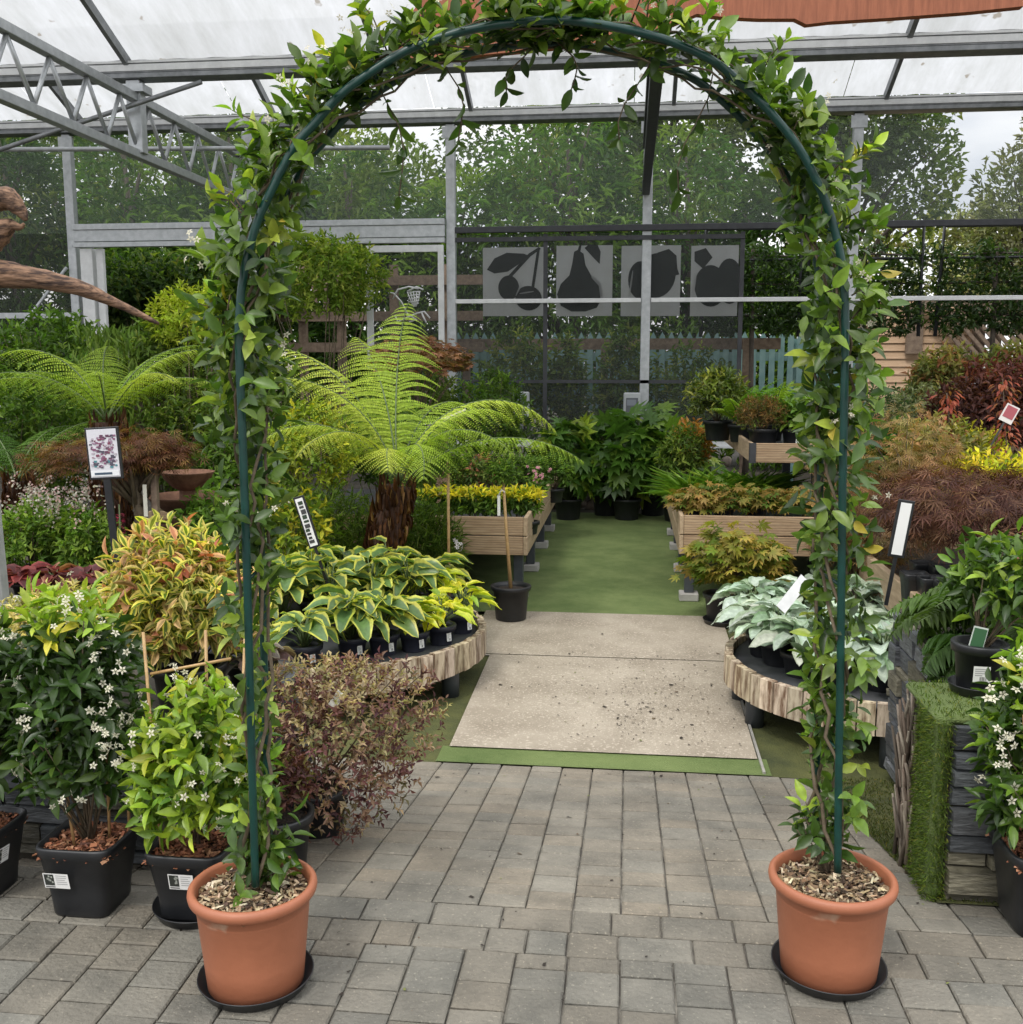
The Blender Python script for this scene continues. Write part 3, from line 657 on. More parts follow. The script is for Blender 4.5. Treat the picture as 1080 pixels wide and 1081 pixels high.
# ------------------------------------------------------------------ background trees
def tree(name, label, x, Y, blobs, n, L, W, pal, tm='simple', trunk=.16, conifer=False, group=None, top=None, gap=.2):
    root = thing(name, label, 'tree', (x, Y, -.08), group); lf = LF(); mb = MB(); allP = []
    htop = max(b[1] + b[3] for b in blobs)
    mb.tube([(x, Y, -.1), (x + .1, Y, htop * .35), (x - .05, Y, htop * .9)], [trunk, trunk * .7, trunk * .15], 8)
    vol = sum(b[2] * b[3] for b in blobs)
    for dx, z, rx, rz in blobs:
        k = int(n * rx * rz / vol); P, O = blob(k, (x + dx, Y + R.uniform(-.3, .3), z), (rx, rx * .8, rz), .35, .3, -1, 9)
        # knock holes through the crown so what is behind shows
        hc = np.array([x + dx, Y, z]) + rnd(10) * np.array([rx, rx, rz]) * .85
        d = np.min(np.linalg.norm(P[:, None] - hc[None], axis=2), 1); keep = d > gap * min(rx, rz); P, O = P[keep], O[keep]
        c0, c1 = pick(pal, 26, .3); cl = np.array([x + dx, Y, z]) + rnd(26) * np.array([rx, rx, rz])
        ci = np.argmin(np.linalg.norm(P[:, None] - cl[None], axis=2), 1)
        D = O + R.normal(size=O.shape) * .5
        if conifer: D = O * .8 + np.array([0, 0, -.35]) + R.normal(size=O.shape) * .35
        l = L * R.uniform(.6, 1.35, len(P)); k2 = R.uniform(.75, 1.25, (len(P), 1))
        lf.add(tm, P, D, O + np.array([0, 0, .6]) + R.normal(size=O.shape) * .4, l, l * W, c0[ci] * k2, c1[ci] * k2)
        for i in R.choice(len(P), min(7, len(P)), replace=False):
            q = Vector(P[i]); h = min(q.z * .7, htop * .7); mb.tube([(x, Y, h), (Vector((x, Y, h)) + q) * .5 + Vector((0, 0, .15)), q], [trunk * .35, trunk * .2, trunk * .06], 5)
    o = Vector(root.location); mb.build('trunk', BARK, root, off=o); lf.build('crown', LEAF, root, off=o)
    return root
CON = [(4, (.020, .050, .018)), (4, (.035, .075, .022)), (2, (.06, .11, .03)), (1, (.09, .13, .035))]
CON2 = [(4, (.03, .075, .022)), (4, (.055, .115, .03)), (2, (.085, .15, .035))]
DEC = [(4, (.03, .06, .02)), (4, (.05, .09, .025)), (2, (.085, .13, .035)), (1, (.12, .16, .05))]
i = 0
for x, Y, top, r, pal in ((-12.2, 17.5, 5.6, 1.5, CON), (-10.3, 16.5, 5.5, 1.5, CON), (-8.2, 16.5, 5.3, 1.4, CON2), (-6.3, 16.2, 5.3, 1.4, CON), (-4.6, 16.8, 4.9, 1.3, CON2),
                          (-2.9, 17.2, 4.5, 1.2, CON2), (-1.0, 17.0, 5.3, 1.4, CON2), (.9, 17.4, 5.0, 1.3, CON2), (2.5, 17.2, 4.5, 1.2, CON2)):
    tree('conifer_tree', 'feathery dark conifer in the hedge row behind the greenhouse', x, Y,
         [(0, top * .25, r * 1.15, top * .3), (R.uniform(-.2, .2), top * .52, r * 1.1, top * .32), (R.uniform(-.3, .3), top * .80, r * .8, top * .28)], 7500, .20, .22, pal, 'simple', .14, True, 'conifers behind the greenhouse', gap=.12)
tree('broadleaf_tree', 'tall broadleaf tree with sky showing through above the pear banner', -.6, 23, [(-1.8, 6.6, 1.6, 1.7), (0, 7.2, 2.0, 2.0), (1.8, 6.6, 1.7, 1.8), (0, 5, 2.6, 1.2)], 15600, .15, .6, DEC, 'simple', .2, gap=.32)
tree('broadleaf_tree', 'tall broadleaf tree rising behind the right top of the arch', 4.6, 23, [(-1.6, 6.0, 1.7, 1.7), (.2, 7.2, 1.7, 1.8), (1.0, 5.4, 1.1, 1.4), (-1, 7.6, 1.4, 1.2)], 15600, .15, .6, DEC, 'simple', .2, gap=.3)
tree('broadleaf_tree', 'dense broadleaf tree behind the truss at upper left', -12, 24, [(-2, 5.4, 2.4, 2.2), (.6, 6.2, 2.4, 2.2), (3, 5.2, 2, 1.9)], 15000, .15, .6, DEC, 'simple', .22, gap=.2)
tree('broadleaf_tree', 'pale green tree beside the sky gap left of the first tall post', -7.2, 24, [(0, 5.6, 1.9, 2.0), (1.8, 4.8, 1.5, 1.7)], 11400, .15, .6, [(3, (.06, .11, .03)), (3, (.10, .16, .05)), (1, (.15, .2, .07))], 'simple', .2, gap=.25)
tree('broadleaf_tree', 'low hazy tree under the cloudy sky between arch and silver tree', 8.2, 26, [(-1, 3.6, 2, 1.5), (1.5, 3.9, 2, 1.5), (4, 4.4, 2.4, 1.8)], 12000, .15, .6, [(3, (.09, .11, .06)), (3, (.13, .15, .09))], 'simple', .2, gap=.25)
SILV = [(3, (.12, .145, .115)), (3, (.19, .215, .175)), (2, (.075, .095, .065))]
tree('silver_tree', 'silvery grey leaved upright tree against the cloudy sky at right', 5.55, 15.6, [(0, 3.1, 1.0, 1.0), (-.35, 3.7, .55, .8), (.35, 4.1, .6, .8), (.05, 4.6, .3, .5), (.7, 3.4, .7, .9), (-.75, 3.1, .4, .6)], 9000, .11, .38, SILV, 'simple', .06, gap=.3)

# espalier trees on frames
def espalier(label, px0, px1, pt=None):
    Y = 13.6; a = at(px0, 241, Y).x; c = at(px1, 241, Y).x; xm = (a + c) / 2
    root = thing('espalier_tree', label, 'tree', (xm, Y, -.08), 'trained evergreen trees on square frames'); o = Vector(root.location)
    mb = MB(); mb.tube([(xm, Y, -.08), (xm + .05, Y, 1.2), (xm + .02, Y, 3.0)], [.045, .035, .025], 7)
    for z in (2.15, 2.55, 2.9): mb.tube([(a, Y, z), (xm, Y, z + .02), (c, Y, z)], .013, 5)
    mb.build('trunk', BARK, root, off=o)
    fb = MB(); fb.tube([(a, Y - .05, 1.9), (a + .04, Y - .05, 3.24), (c, Y - .05, 3.24), (c, Y - .05, 1.9)], .024, 6); fb.tube([(a, Y - .05, 2.86), (c, Y - .05, 2.86)], .016, 5); fb.build('frame', DARKM, root, off=o)
    lf = LF(); n = int(720 * (c - a))
    P = np.stack([R.uniform(a - .05, c + .05, n), Y + R.normal(0, .09, n), 1.98 + 1.02 * R.uniform(0, 1, n) ** 1.3], 1); P[:, 2] += .06 * np.sin(P[:, 0] * 9)
    O = unit(R.normal(size=(n, 3)) * np.array([1, 1, .6])); twigs(lf, P, O, 4, .075, .42, JAS_DK, 'simple')
    lf.build('crown', LEAFG, root, off=o)
espalier('dark espalier on a square frame partly behind the right arch leg', 852, 974)
espalier('dark espalier on a square frame below the silvery tree', 992, 1112)
espalier('dark espalier seen through and beside the netted end panel', 742, 846)

# ------------------------------------------------------------------ cedar board sign at top
b = MB()
low = [(405, 40), (412, 26), (440, 52), (470, 64), (500, 62), (540, 57), (580, 54), (640, 46), (700, 34), (735, 20), (760, 19), (800, 22), (838, 22), (850, 28), (875, 25), (940, 21), (1020, 15), (1076, 10)]
low = [(432, 22), (408, 44), (430, 63), (470, 65), (500, 61), (540, 57), (580, 53), (640, 46), (700, 32), (735, 17), (760, 20), (800, 22), (838, 22), (850, 28), (875, 25), (940, 21), (1020, 15), (1078, 9)]
bot = [at(px, py, 6.0) for px, py in low]; topz = 3.86
pts = [(p.x, p.z) for p in bot] + [(bot[-1].x - .04, topz - .1), (bot[-1].x - .3, topz), (bot[0].x + .6, topz), (bot[0].x + .2, topz - .12)]
b.prism(pts, 5.97, 6.03); sg = b.build('board', CEDAR)
sgr = thing('cedar_board', 'reddish waney edged timber board hanging above the arch', 'hanging board', (.3, 6, 3.4)); sg.parent = sgr; sg.matrix_parent_inverse = Matrix.Translation((-.3, -6, -3.4))
for x in (-.8, 1.4): b = MB(); b.tube([(x, 6, topz - .05), (x, 6, 5.05)], .008, 6); b.build('hanger', DARKM, sgr, off=(.3, 6, 3.4))
# ------------------------------------------------------------------ the arch
FOOT_L = Vector((-.905, 2.285, .235)); FOOT_R = Vector((.545, 2.495, .235))
adir = (FOOT_R - FOOT_L); adir.z = 0; adir.normalize(); anrm = Vector((-adir.y, adir.x, 0))
def on_arch(px, py):
    d = ray(px, py); o = Vector((0, 0, H)); t = (FOOT_L - o).dot(anrm) / d.dot(anrm); return o + d * t
hp = [(270, 935), (266, 800), (262, 640), (257, 480), (253, 380), (253, 333), (258, 287), (270, 240), (284, 207), (310, 157), (333, 130), (360, 100), (391, 77), (427, 55), (460, 42), (500, 31), (547, 24), (593, 22), (637, 27), (680, 36), (712, 46),
      (753, 65), (787, 93), (820, 127), (847, 163), (867, 203), (880, 240), (889, 283), (892, 330), (891, 420), (889, 520), (887, 700), (885, 820), (884, 920)]
raw = [on_arch(*p) for p in hp]
def spline(P, m=6):
    out = []
    for i in range(len(P) - 1):
        p0 = P[max(i - 1, 0)]; p1 = P[i]; p2 = P[i + 1]; p3 = P[min(i + 2, len(P) - 1)]
        for k in range(m):
            t = k / m; out.append(.5 * ((2 * p1) + (p2 - p0) * t + (2 * p0 - 5 * p1 + 4 * p2 - p3) * t * t + (3 * p1 - p0 - 3 * p2 + p3) * t ** 3))
    return out + [P[-1]]
HOOP = spline(raw, 5)
ARCHD = .165
arch = thing('garden_arch', 'slender dark green metal garden arch standing in two terracotta pots', 'garden arch', (FOOT_L + FOOT_R) / 2 - Vector((0, 0, .235))); AO = Vector(arch.location)
for nm, off in (('front_hoop', 0), ('rear_hoop', ARCHD)):
    b = MB(); b.tube([p + anrm * off for p in HOOP], .0098, 10); b.build('hoop', GREENM, arch, off=AO)
L_ = [0]
for a, c in zip(HOOP[:-1], HOOP[1:]): L_.append(L_[-1] + (c - a).length)
TOT = L_[-1]
def hoop_at(s):
    s = max(0, min(TOT, s))
    for i in range(len(L_) - 1):
        if L_[i + 1] >= s:
            t = (s - L_[i]) / max(1e-9, L_[i + 1] - L_[i]); return HOOP[i].lerp(HOOP[i + 1], t), (HOOP[i + 1] - HOOP[i]).normalized()
    return HOOP[-1], (HOOP[-1] - HOOP[-2]).normalized()
for s in np.arange(.35, TOT - .2, .42):
    p, t = hoop_at(s); b = MB(); b.tube([p, p + anrm * ARCHD], .005, 6); b.build('rung', GREENM, arch, off=AO)
# climbing jasmine, one from each pot
def climber(label, side, foot):
    root = thing('climbing_jasmine', label, 'climbing plant', foot); o = Vector(root.location)
    lf = LF(); fl = LF(); mb = MB(); yl = LF()
    half = TOT / 2 + .12
    # main twining stems
    for k in range(4):
        pts = []; rs = []
        for s in np.arange(.0, half - (.1 * k), .05):
            p, t = hoop_at(s if side < 0 else TOT - s); n2 = t.cross(anrm)
            a = s * (5 + k) + k * 1.6; pts.append(p + anrm * (ARCHD * .5 + math.cos(a) * .075) + n2 * math.sin(a) * .03 + Vector(R.normal(size=3) * .006)); rs.append(.0052 * (1 - .6 * s / half))
        mb.tube(pts, rs, 6)
    S = []; 
    s = .01
    tips = []; outs = []; kind = []
    while s < half:
        f = s / half
        hz = hoop_at(s if side < 0 else TOT - s)[0].z
        # spread of the foliage along the leg, read from the photo
        if side < 0: w = np.interp(hz, [.25, .40, .55, .8, 1.1, 1.5, 1.8, 2.1, 2.3], [.05, .07, .035, .045, .08, .115, .115, .085, .052]); dn = np.interp(hz, [.25, .45, .6, .9, 1.2, 1.6, 2.0], [.7, .8, .4, .5, 1.1, 1.5, 1.6])
        else: w = np.interp(hz, [.25, .40, .55, .8, 1.1, 1.5, 1.8, 2.1, 2.3], [.045, .055, .06, .075, .085, .108, .12, .09, .055]); dn = np.interp(hz, [.25, .45, .6, .9, 1.2, 1.6, 2.0], [.6, .75, .8, .85, 1.05, 1.4, 1.6])
        p, t = hoop_at(s if side < 0 else TOT - s); n2 = t.cross(anrm) * (1 if side < 0 else 1)
        outw = n2 if n2.dot(p - Vector(((FOOT_L.x + FOOT_R.x) / 2, p.y, 1.2))) > 0 else -n2
        w *= .9; dn *= (.58 if hz < 2.1 else .45) * (1 + .55 * math.sin(s * 17 + side) * math.sin(s * 7.3))
        for _ in range(int(4.6 * dn + random.random())):
            a = random.uniform(0, 2 * PI); rr = math.sqrt(random.random())
            lat = math.cos(a) * rr * w + .014
            if p.z > 1.98: lat = abs(lat) * 1.1 - .004 if random.random() < .88 else lat
            dpt = anrm * (ARCHD * .5 + math.sin(a) * rr * (ARCHD * .5 + .06)) + outw * lat
            if p.z > 2.0: dpt = dpt + outw * max(0, dpt.dot(anrm)) * .2
            q = p + dpt + t * random.uniform(-.03, .03)
            # keep the front pole in sight
            if (q - p).dot(anrm) < .03 and abs((q - p).dot(outw)) < .024 and random.random() < .9: continue
            od = (dpt - anrm * ARCHD * .5).normalized() * .9 - anrm * .35 + Vector((0, 0, .35 if p.z < 1.95 else 1.0)) + Vector(R.normal(size=3) * .35)
            tips.append(q); outs.append(od)
        s += .0125
    tips = np.array([tuple(v) for v in tips]); outs = np.array([tuple(v) for v in outs])
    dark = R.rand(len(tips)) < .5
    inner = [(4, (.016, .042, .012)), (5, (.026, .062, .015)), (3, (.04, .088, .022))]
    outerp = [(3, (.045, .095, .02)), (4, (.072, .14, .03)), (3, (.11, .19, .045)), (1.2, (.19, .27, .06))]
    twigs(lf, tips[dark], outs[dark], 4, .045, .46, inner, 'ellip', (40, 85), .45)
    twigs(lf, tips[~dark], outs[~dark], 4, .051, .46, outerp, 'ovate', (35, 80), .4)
    # long shoots with young leaves reaching out of the mass
    for _ in range(24):
        s = random.uniform(.45, 1) ** .8 * half; p, t = hoop_at(s if side < 0 else TOT - s); n2 = t.cross(anrm)
        outw = n2 if n2.dot(p - Vector(((FOOT_L.x + FOOT_R.x) / 2, p.y, 1.2))) > 0 else -n2
        d = (outw * random.uniform(-.25, 1.) - anrm * random.uniform(-.4, .7) + Vector((0, 0, random.uniform(-.4, .9)))).normalized()
        if p.z > 2.1 and d.z < -.1: d.z = abs(d.z)
        st = p + anrm * ARCHD * .4 + outw * .04; L = random.uniform(.06, .15); pts = [st, st + d * L * .5 + Vector((0, 0, .01)), st + d * L + Vector((0, 0, -.015))]
        mb.tube(pts, [.0022, .0017, .001], 5)
        tp = np.array([tuple(st.lerp(pts[2], u)) for u in (.55, .78, 1.0)]); twigs(lf, tp, np.repeat([tuple(d)], 3, 0), 3, .042, .44, outerp if random.random() < .65 else NEW, 'ovate', (35, 70), .3)
    # a few loose strands hanging inside the arch
    for sh in ((.80, .26), (.86, .20), (.965, .12)):
        p, t = hoop_at(sh[0] * half if side < 0 else TOT - sh[0] * half); st = p + anrm * .1; pts = [st + Vector((.02 * math.sin(u * 5 + side) - side * .05 * u, .0, -sh[1] * u)) for u in np.linspace(0, 1, 6)]
        mb.tube(pts, [.0018] * 6, 5); tp = np.array([tuple(v) for v in pts[1:]]); twigs(lf, tp, np.repeat([(0, -.2, -1.)], len(tp), 0), 2, .045, .45, inner, 'ellip', (40, 80), .2)
    # a few leaves turning yellow
    k = R.choice(len(tips), 8, replace=False); lf.add('ovate', tips[k], outs[k] + np.array([0, 0, -.7]), rnd(len(k)), .05, .024, np.array((.25, .23, .05)), np.array((.3, .28, .08)))
    # flowers
    fk = R.choice(len(tips), 30, replace=False); fp = tips[fk] + unit(outs[fk]) * .05
    fp = fp[fp[:, 2] > .6]; flowers(fl, fp, np.array([0, -1., .3]), .019, (.62, .58, .42), (.72, .68, .56), per=3, spread=.012)
    # fallen back straggly growth near the base
    bp, bo = blob(26 if side < 0 else 14, (foot.x + (.02 if side < 0 else .0), foot.y - .0, .36), (.10, .08, .14), .3, .1)
    twigs(lf, bp, bo, 4, .05, .42, JAS, 'ovate', (40, 80), .4); stems(mb, (foot.x, foot.y, .22), bp, 12, .003)
    mb.build('stem', STEM, root, off=o); lf.build('foliage', LEAFG, root, off=o); fl.build('blossoms', PETAL, root, off=o)
    return root
PL = Vector((-.915, 2.31, 0)); PR = Vector((.532, 2.52, 0))
climber('climbing white jasmine covering the left leg of the green arch', -1, FOOT_L + anrm * .08)
climber('climbing white jasmine covering the right leg of the green arch', 1, FOOT_R + anrm * .08)
for P0, lab, sl in ((PL, 'terracotta pot with chipped bark holding the left arch leg', 'black saucer under the left terracotta pot'), (PR, 'terracotta pot with chipped bark holding the right arch leg', 'black saucer under the right terracotta pot')):
    saucer('plant_saucer', sl, .142, P0 + Vector((0, 0, .001)))
    root = thing('terracotta_pot', lab, 'plant pot', P0 + Vector((0, 0, .0085)), 'terracotta pots at the arch feet')
    b = MB(); b.lathe([(.115, 0), (.119, .003), (.126, .08), (.138, .205), (.139, .207), (.1385, .2095), (.1405, .212), (.143, .228), (.150, .232), (.1565, .239), (.1585, .248), (.157, .257), (.150, .263), (.143, .2625), (.138, .255), (.136, .235), (.133, .20)], 72)
    b.build('pot', TERRA, root)
    chips(root, .136, .228, 900, [(4, (.30, .21, .12)), (3, (.42, .33, .21)), (3, (.15, .09, .05)), (2, (.07, .045, .03)), (1, (.55, .47, .33))], .014)

# ------------------------------------------------------------------ slate clad beds
def slate(mb, p0, u, w, h, n, zr=(.035, .075), dk=1.):
    u = Vector(u); n = Vector(n); z = 0
    while z < h - .004:
        zh = min(random.uniform(*zr), h - z); x = 0
        while x < w - .004:
            L = min(random.uniform(.09, .26), w - x); d = random.uniform(.012, .04)
            k = random.uniform(.6, 1.25) * dk; c = random.choice([(.075, .082, .088), (.06, .065, .072), (.09, .095, .10), (.13, .12, .085), (.05, .055, .06)])
            a = Vector(p0) + u * (x + .002) + Vector((0, 0, z + .002)); bq = u * (L - .004); t = Vector((0, 0, zh - .004)); nn = n * d
            e = .004
            jit = lambda: n * random.uniform(-.006, .004)
            vs = [a, a + bq, a + bq + t, a + t, a + nn + u * e + Vector((0, 0, e)) + jit(), a + bq + nn - u * e + Vector((0, 0, e)) + jit(), a + bq + t + nn - u * e - Vector((0, 0, e)) + jit(), a + t + nn + u * e - Vector((0, 0, e)) + jit()]
            mb.add(vs, [(4, 5, 6, 7), (0, 1, 5, 4), (1, 2, 6, 5), (2, 3, 7, 6), (3, 0, 4, 7)], tuple(q * k for q in c)); x += L
        z += zh
bed = thing('raised_bed', 'dark slate clad raised bed behind the black jasmine pots', 'raised bed', (-2.6, 2.9, 0)); o = Vector(bed.location)
b = MB(); slate(b, (-4.6, 2.9, .0), (1, 0, 0), 3.28, .36, (0, -1, 0)); slate(b, (-1.30, 2.92, -.06), (0, 1, 0), .95, .42, (1, 0, 0)); b.build('slate_cladding', SLATE, bed, off=o)
b = MB(); b.box((-4.6, 2.905, -.1), (-1.305, 3.9, .355)); b.build('bed_core', EARTH, bed, off=o)
pier = thing('slate_pier', 'slate clad pier with artificial grass down its left side', 'pier', (1.3, 3.3, -.05)); o = Vector(pier.location)
b = MB(); slate(b, (.955, 3.0, -.04), (1, 0, 0), .95, .55, (0, -1, 0), (.035, .09), 1.35); b.build('slate_cladding', SLATE, pier, off=o)
b = MB(); b.box((.955, 3.005, -.12), (1.9, 3.40, .505)); b.build('core', EARTH, pier, off=o)
b = MB(); b.box((.905, 2.985, -.04), (.952, 3.17, .53), bev=.02); b.box((.905, 3.0, .5055), (1.14, 3.34, .533), bev=.01); b.build('turf_covering', TURF, pier, off=o)
lf = LF(); n = 5200
P = np.stack([np.full(n, .904), R.uniform(2.985, 3.17, n), R.uniform(-.04, .53, n)], 1); D = np.array([-.8, 0, -.15]) + R.normal(size=(n, 3)) * .55; D2 = D
k = R.rand(n) < .3; P[k] = np.stack([R.uniform(.905, .952, k.sum()), np.full(k.sum(), 2.985), R.uniform(-.04, .53, k.sum())], 1); D[k] = np.array([0, -.8, -.15]) + R.normal(size=(k.sum(), 3)) * .5
k = (R.rand(n) < .15); P[k] = np.stack([R.uniform(.905, 1.14, k.sum()), R.uniform(2.99, 3.34, k.sum()), np.full(k.sum(), .531)], 1); D[k] = np.array([-.2, 0, .8]) + R.normal(size=(k.sum(), 3)) * .5
c0, c1 = pick([(4, (.045, .085, .018)), (3, (.07, .12, .028)), (2, (.03, .055, .012)), (1, (.12, .15, .04))], n); lf.add('kite', P, D, rnd(n), R.uniform(.012, .024, n), .003, c0, c1); lf.build('turf_blades', LEAF, pier, off=o, smooth=False)['kind'] = 'stuff'
fb_ = thing('raised_bed', 'slate sided bed of ferns behind the turf edged pier', 'raised bed', (1.8, 3.95, -.2)); fo_ = Vector(fb_.location)
b = MB(); slate(b, (1.165, 3.41, -.2), (0, 1, 0), 1.05, .70, (-1, 0, 0), (.035, .09), 1.2); b.build('slate_cladding', SLATE, fb_, off=fo_)
b = MB(); b.box((1.17, 3.405, -.25), (2.4, 4.5, .50)); b.build('bed_core', EARTH, fb_, off=fo_)
# bundle of split bark and twigs on the pier's side
b = MB()
for k in range(130):
    y = random.uniform(3.18, 3.36); z = random.uniform(-.1, .36); L = random.uniform(.08, .25); a = random.uniform(-.5, .5) + PI / 2
    c = random.choice([(.16, .12, .09), (.22, .18, .14), (.10, .08, .06), (.3, .26, .2)]); x = .94 + random.uniform(-.04, .0)
    b.tube([(x, y, z), (x + random.uniform(-.03, .01), y + math.cos(a) * L, min(.5, z + math.sin(a) * L))], [.008, .004], 5, c)
b.build('bark_bundle', mat('bark_strips', (.7, .7, .7), (1.2, 1.2, 1.2), attr=True, rough=.95), pier, off=o)
# turf-like moss blades on the verge
lf = LF(); n = 9000
y = R.uniform(2.97, 4.43, n); x0 = .93 - .1 * (y - 2.96) / 1.47; P = np.stack([x0 + R.uniform(0, 1, n) ** 1.5 * .5, y, [gz(q) + .005 for q in y]], 1)
c0, c1 = pick([(4, (.03, .05, .014)), (3, (.055, .08, .022)), (2, (.02, .03, .01)), (1, (.10, .10, .035))], n); lf.add('kite', P, np.array([0, 0, 1.]) + R.normal(size=(n, 3)) * .6, rnd(n), R.uniform(.008, .018, n), .003, c0, c1)
tag(lf.build('moss', LEAF, smooth=False), kind='stuff')

# ------------------------------------------------------------------ round benches
def round_bench(label, cx, cy, r, top, h, legs, dark):
    root = thing('round_bench', label, 'bench', (cx, cy, gz(cy))); o = Vector(root.location)
    b = MB(); n = int(2 * PI * r / .082)
    for k in range(n):
        a0 = 2 * PI * k / n + .003 / r; a1 = 2 * PI * (k + 1) / n - .003 / r; dz = random.uniform(-.004, .004); ro = r + random.uniform(-.005, .006); ri = ro - .04
        kk = random.uniform(.7, 1.15); c = (kk, kk * random.uniform(.95, 1), kk * random.uniform(.86, .98)); vs = []
        for rr in (ri, ro):
            for aa in (a0, a1):
                for z in (top - h + dz, top + dz): vs.append((cx + rr * math.cos(aa), cy + rr * math.sin(aa), z))
        b.add(vs, [(4, 6, 7, 5), (1, 5, 7, 3), (0, 2, 6, 4), (0, 4, 5, 1), (2, 3, 7, 6), (0, 1, 3, 2)], c)
    b.build('edge_planks', SPLIT, root, off=o)
    b = MB(); b.lathe([(.002, top - .03), (r - .05, top - .03), (r - .05, top - .06), (.002, top - .06)], 48, o=(cx, cy, 0), cap=False); b.build('tabletop', DARKM, root, off=o)
    for a in legs:
        x, y = cx + (r - .09) * math.cos(math.radians(a)), cy + (r - .09) * math.sin(math.radians(a)); b = MB(); b.tube([(x, y, gz(y) - .01), (x, y, top - .055)], .048, 16); b.build('leg', LEGM, root, off=o)
    return root
TOPZ = .055
round_bench('low round bench edged in rough planks holding the hostas', -1.66, 5.62, .86, TOPZ, .15, (-22, 60, 130, 200, 270), 1)
round_bench('low round bench edged in rough planks holding the silver leaved plants', 1.30, 5.30, .78, TOPZ, .15, (-160, -98, -40, 40, 110, 170), 1)

# ------------------------------------------------------------------ hostas
HB = [(4, (.055, .115, .06), (.28, .33, .08)), (3, (.07, .135, .065), (.33, .37, .11)), (1, (.04, .09, .045), (.22, .28, .06))]
HY = [(4, (.30, .36, .03), (.40, .43, .04)), (3, (.22, .30, .03), (.30, .36, .04)), (1, (.12, .2, .03))]
def hosta(label, loc, r, h, n, L, pal, potr=.075, poth=.115, cat='potted plant', name='hosta', potm=None, W=.62, lab=True, group=None, tm='hosta', spread=1., m=None):
    root = thing(name, label, cat, loc, group); round_pot(root, potr, poth, potm or NAVYP)
    lf = LF(); mb = MB(); base, edge = pick(pal, n, .18)
    for i in range(n):
        u = i / n; az = i * 2.4 + random.uniform(-.4, .4); ring = .35 + .65 * u
        el = math.radians(82 - 62 * u * spread + random.uniform(-8, 8)); hr = h * random.uniform(.6, 1.0) * (1.05 - .45 * u)
        d = Vector((math.cos(az), math.sin(az), 0)); st = Vector((0, 0, poth - .03)); en = st + d * (r * .62 * ring * math.cos(el) + .02) + Vector((0, 0, hr))
        mid = st.lerp(en, .5) + Vector((0, 0, hr * .16)) - d * .008
        mb.tube([st, mid, en], [.0045, .004, .003], 5)
        D = d * 1.0 + Vector((0, 0, .55 - .75 * u + random.uniform(-.2, .2))); Nn = Vector((0, 0, 1)) - d * .2 + Vector(R.normal(size=3) * .25)
        l = L * random.uniform(.75, 1.15) * (.8 + .3 * math.sin(u * PI)); lf.add(tm, [tuple(en)], [tuple(D)], [tuple(Nn)], l, l * W * random.uniform(.9, 1.1), base[i], edge[i])
    mb.build('leaf_stalks', GSTEM, root); lf.build('foliage', m or LEAFG, root)
    if lab: pot_label(root, (potr * .72, -potr * .66, poth * .45), (.72, -.69, .1), .03, .045, 1)
    return root
G = 'hostas on the round bench'
def onL(px, py): p = atz(px, py, TOPZ - .03); return Vector((p.x, p.y, TOPZ - .03))
hosta('blue green hosta with yellow edges directly left of the yellow hostas', onL(405, 690), .21, .24, 28, .17, HB, .078, .115, group=G)
hosta('blue green yellow edged hosta whose large leaf droops over the bench edge', onL(372, 693), .22, .25, 28, .175, HB, .078, .115, group=G)
hosta('yellow edged hosta at the left end beside the arch leg', onL(322, 702), .2, .19, 18, .155, HB, .085, .115, group=G)
for (px, py), l in (((350, 664), 'yellow edged hosta in the back row below the fern trunk'), ((392, 658), 'yellow edged hosta in the back row right of the fern trunk'), ((432, 655), 'yellow edged hosta in the back row behind the yellow hostas')):
    hosta(l, onL(px, py), .22, .32, 28, .165, HB, .078, .115, group=G)
for (px, py), l in (((300, 668), 'yellow edged hosta at the back left beside the arch leg'), ((330, 652), 'yellow edged hosta at the back below the leaning sign'), ((372, 648), 'yellow edged hosta directly in front of the fern trunk'), ((412, 646), 'yellow edged hosta at the back between trunk and yellow hostas')):
    hosta(l, onL(px, py), .22, .34, 26, .16, HB, .078, .115, group=G)
for x, y, l in ((-2.05, 5.45, 'yellow edged hosta on the left side of the round bench'), (-2.2, 5.8, 'yellow edged hosta at the far left of the round bench'), (-1.95, 6.1, 'yellow edged hosta behind the others near the bench back'), (-1.2, 6.15, 'yellow edged hosta at the bench back towards the path')):
    hosta(l, Vector((x, y, TOPZ - .03)), .22, .28, 24, .16, HB, .078, .115, group=G)
hosta('bright yellow hosta first right of the blue green ones', onL(437, 686), .16, .19, 24, .12, HY, .075, .11, W=.5, group=G)
hosta('bright yellow hosta second along the bench edge', onL(466, 679), .15, .19, 24, .115, HY, .073, .11, W=.45, group=G)
hosta('bright yellow hosta at the right end of the round bench', onL(488, 667), .17, .19, 26, .12, HY, .07, .11, W=.4, group=G)
hosta('smaller yellow hosta tucked behind the bright front row', onL(462, 652), .15, .22, 22, .12, HY, .07, .11, W=.45, group=G)
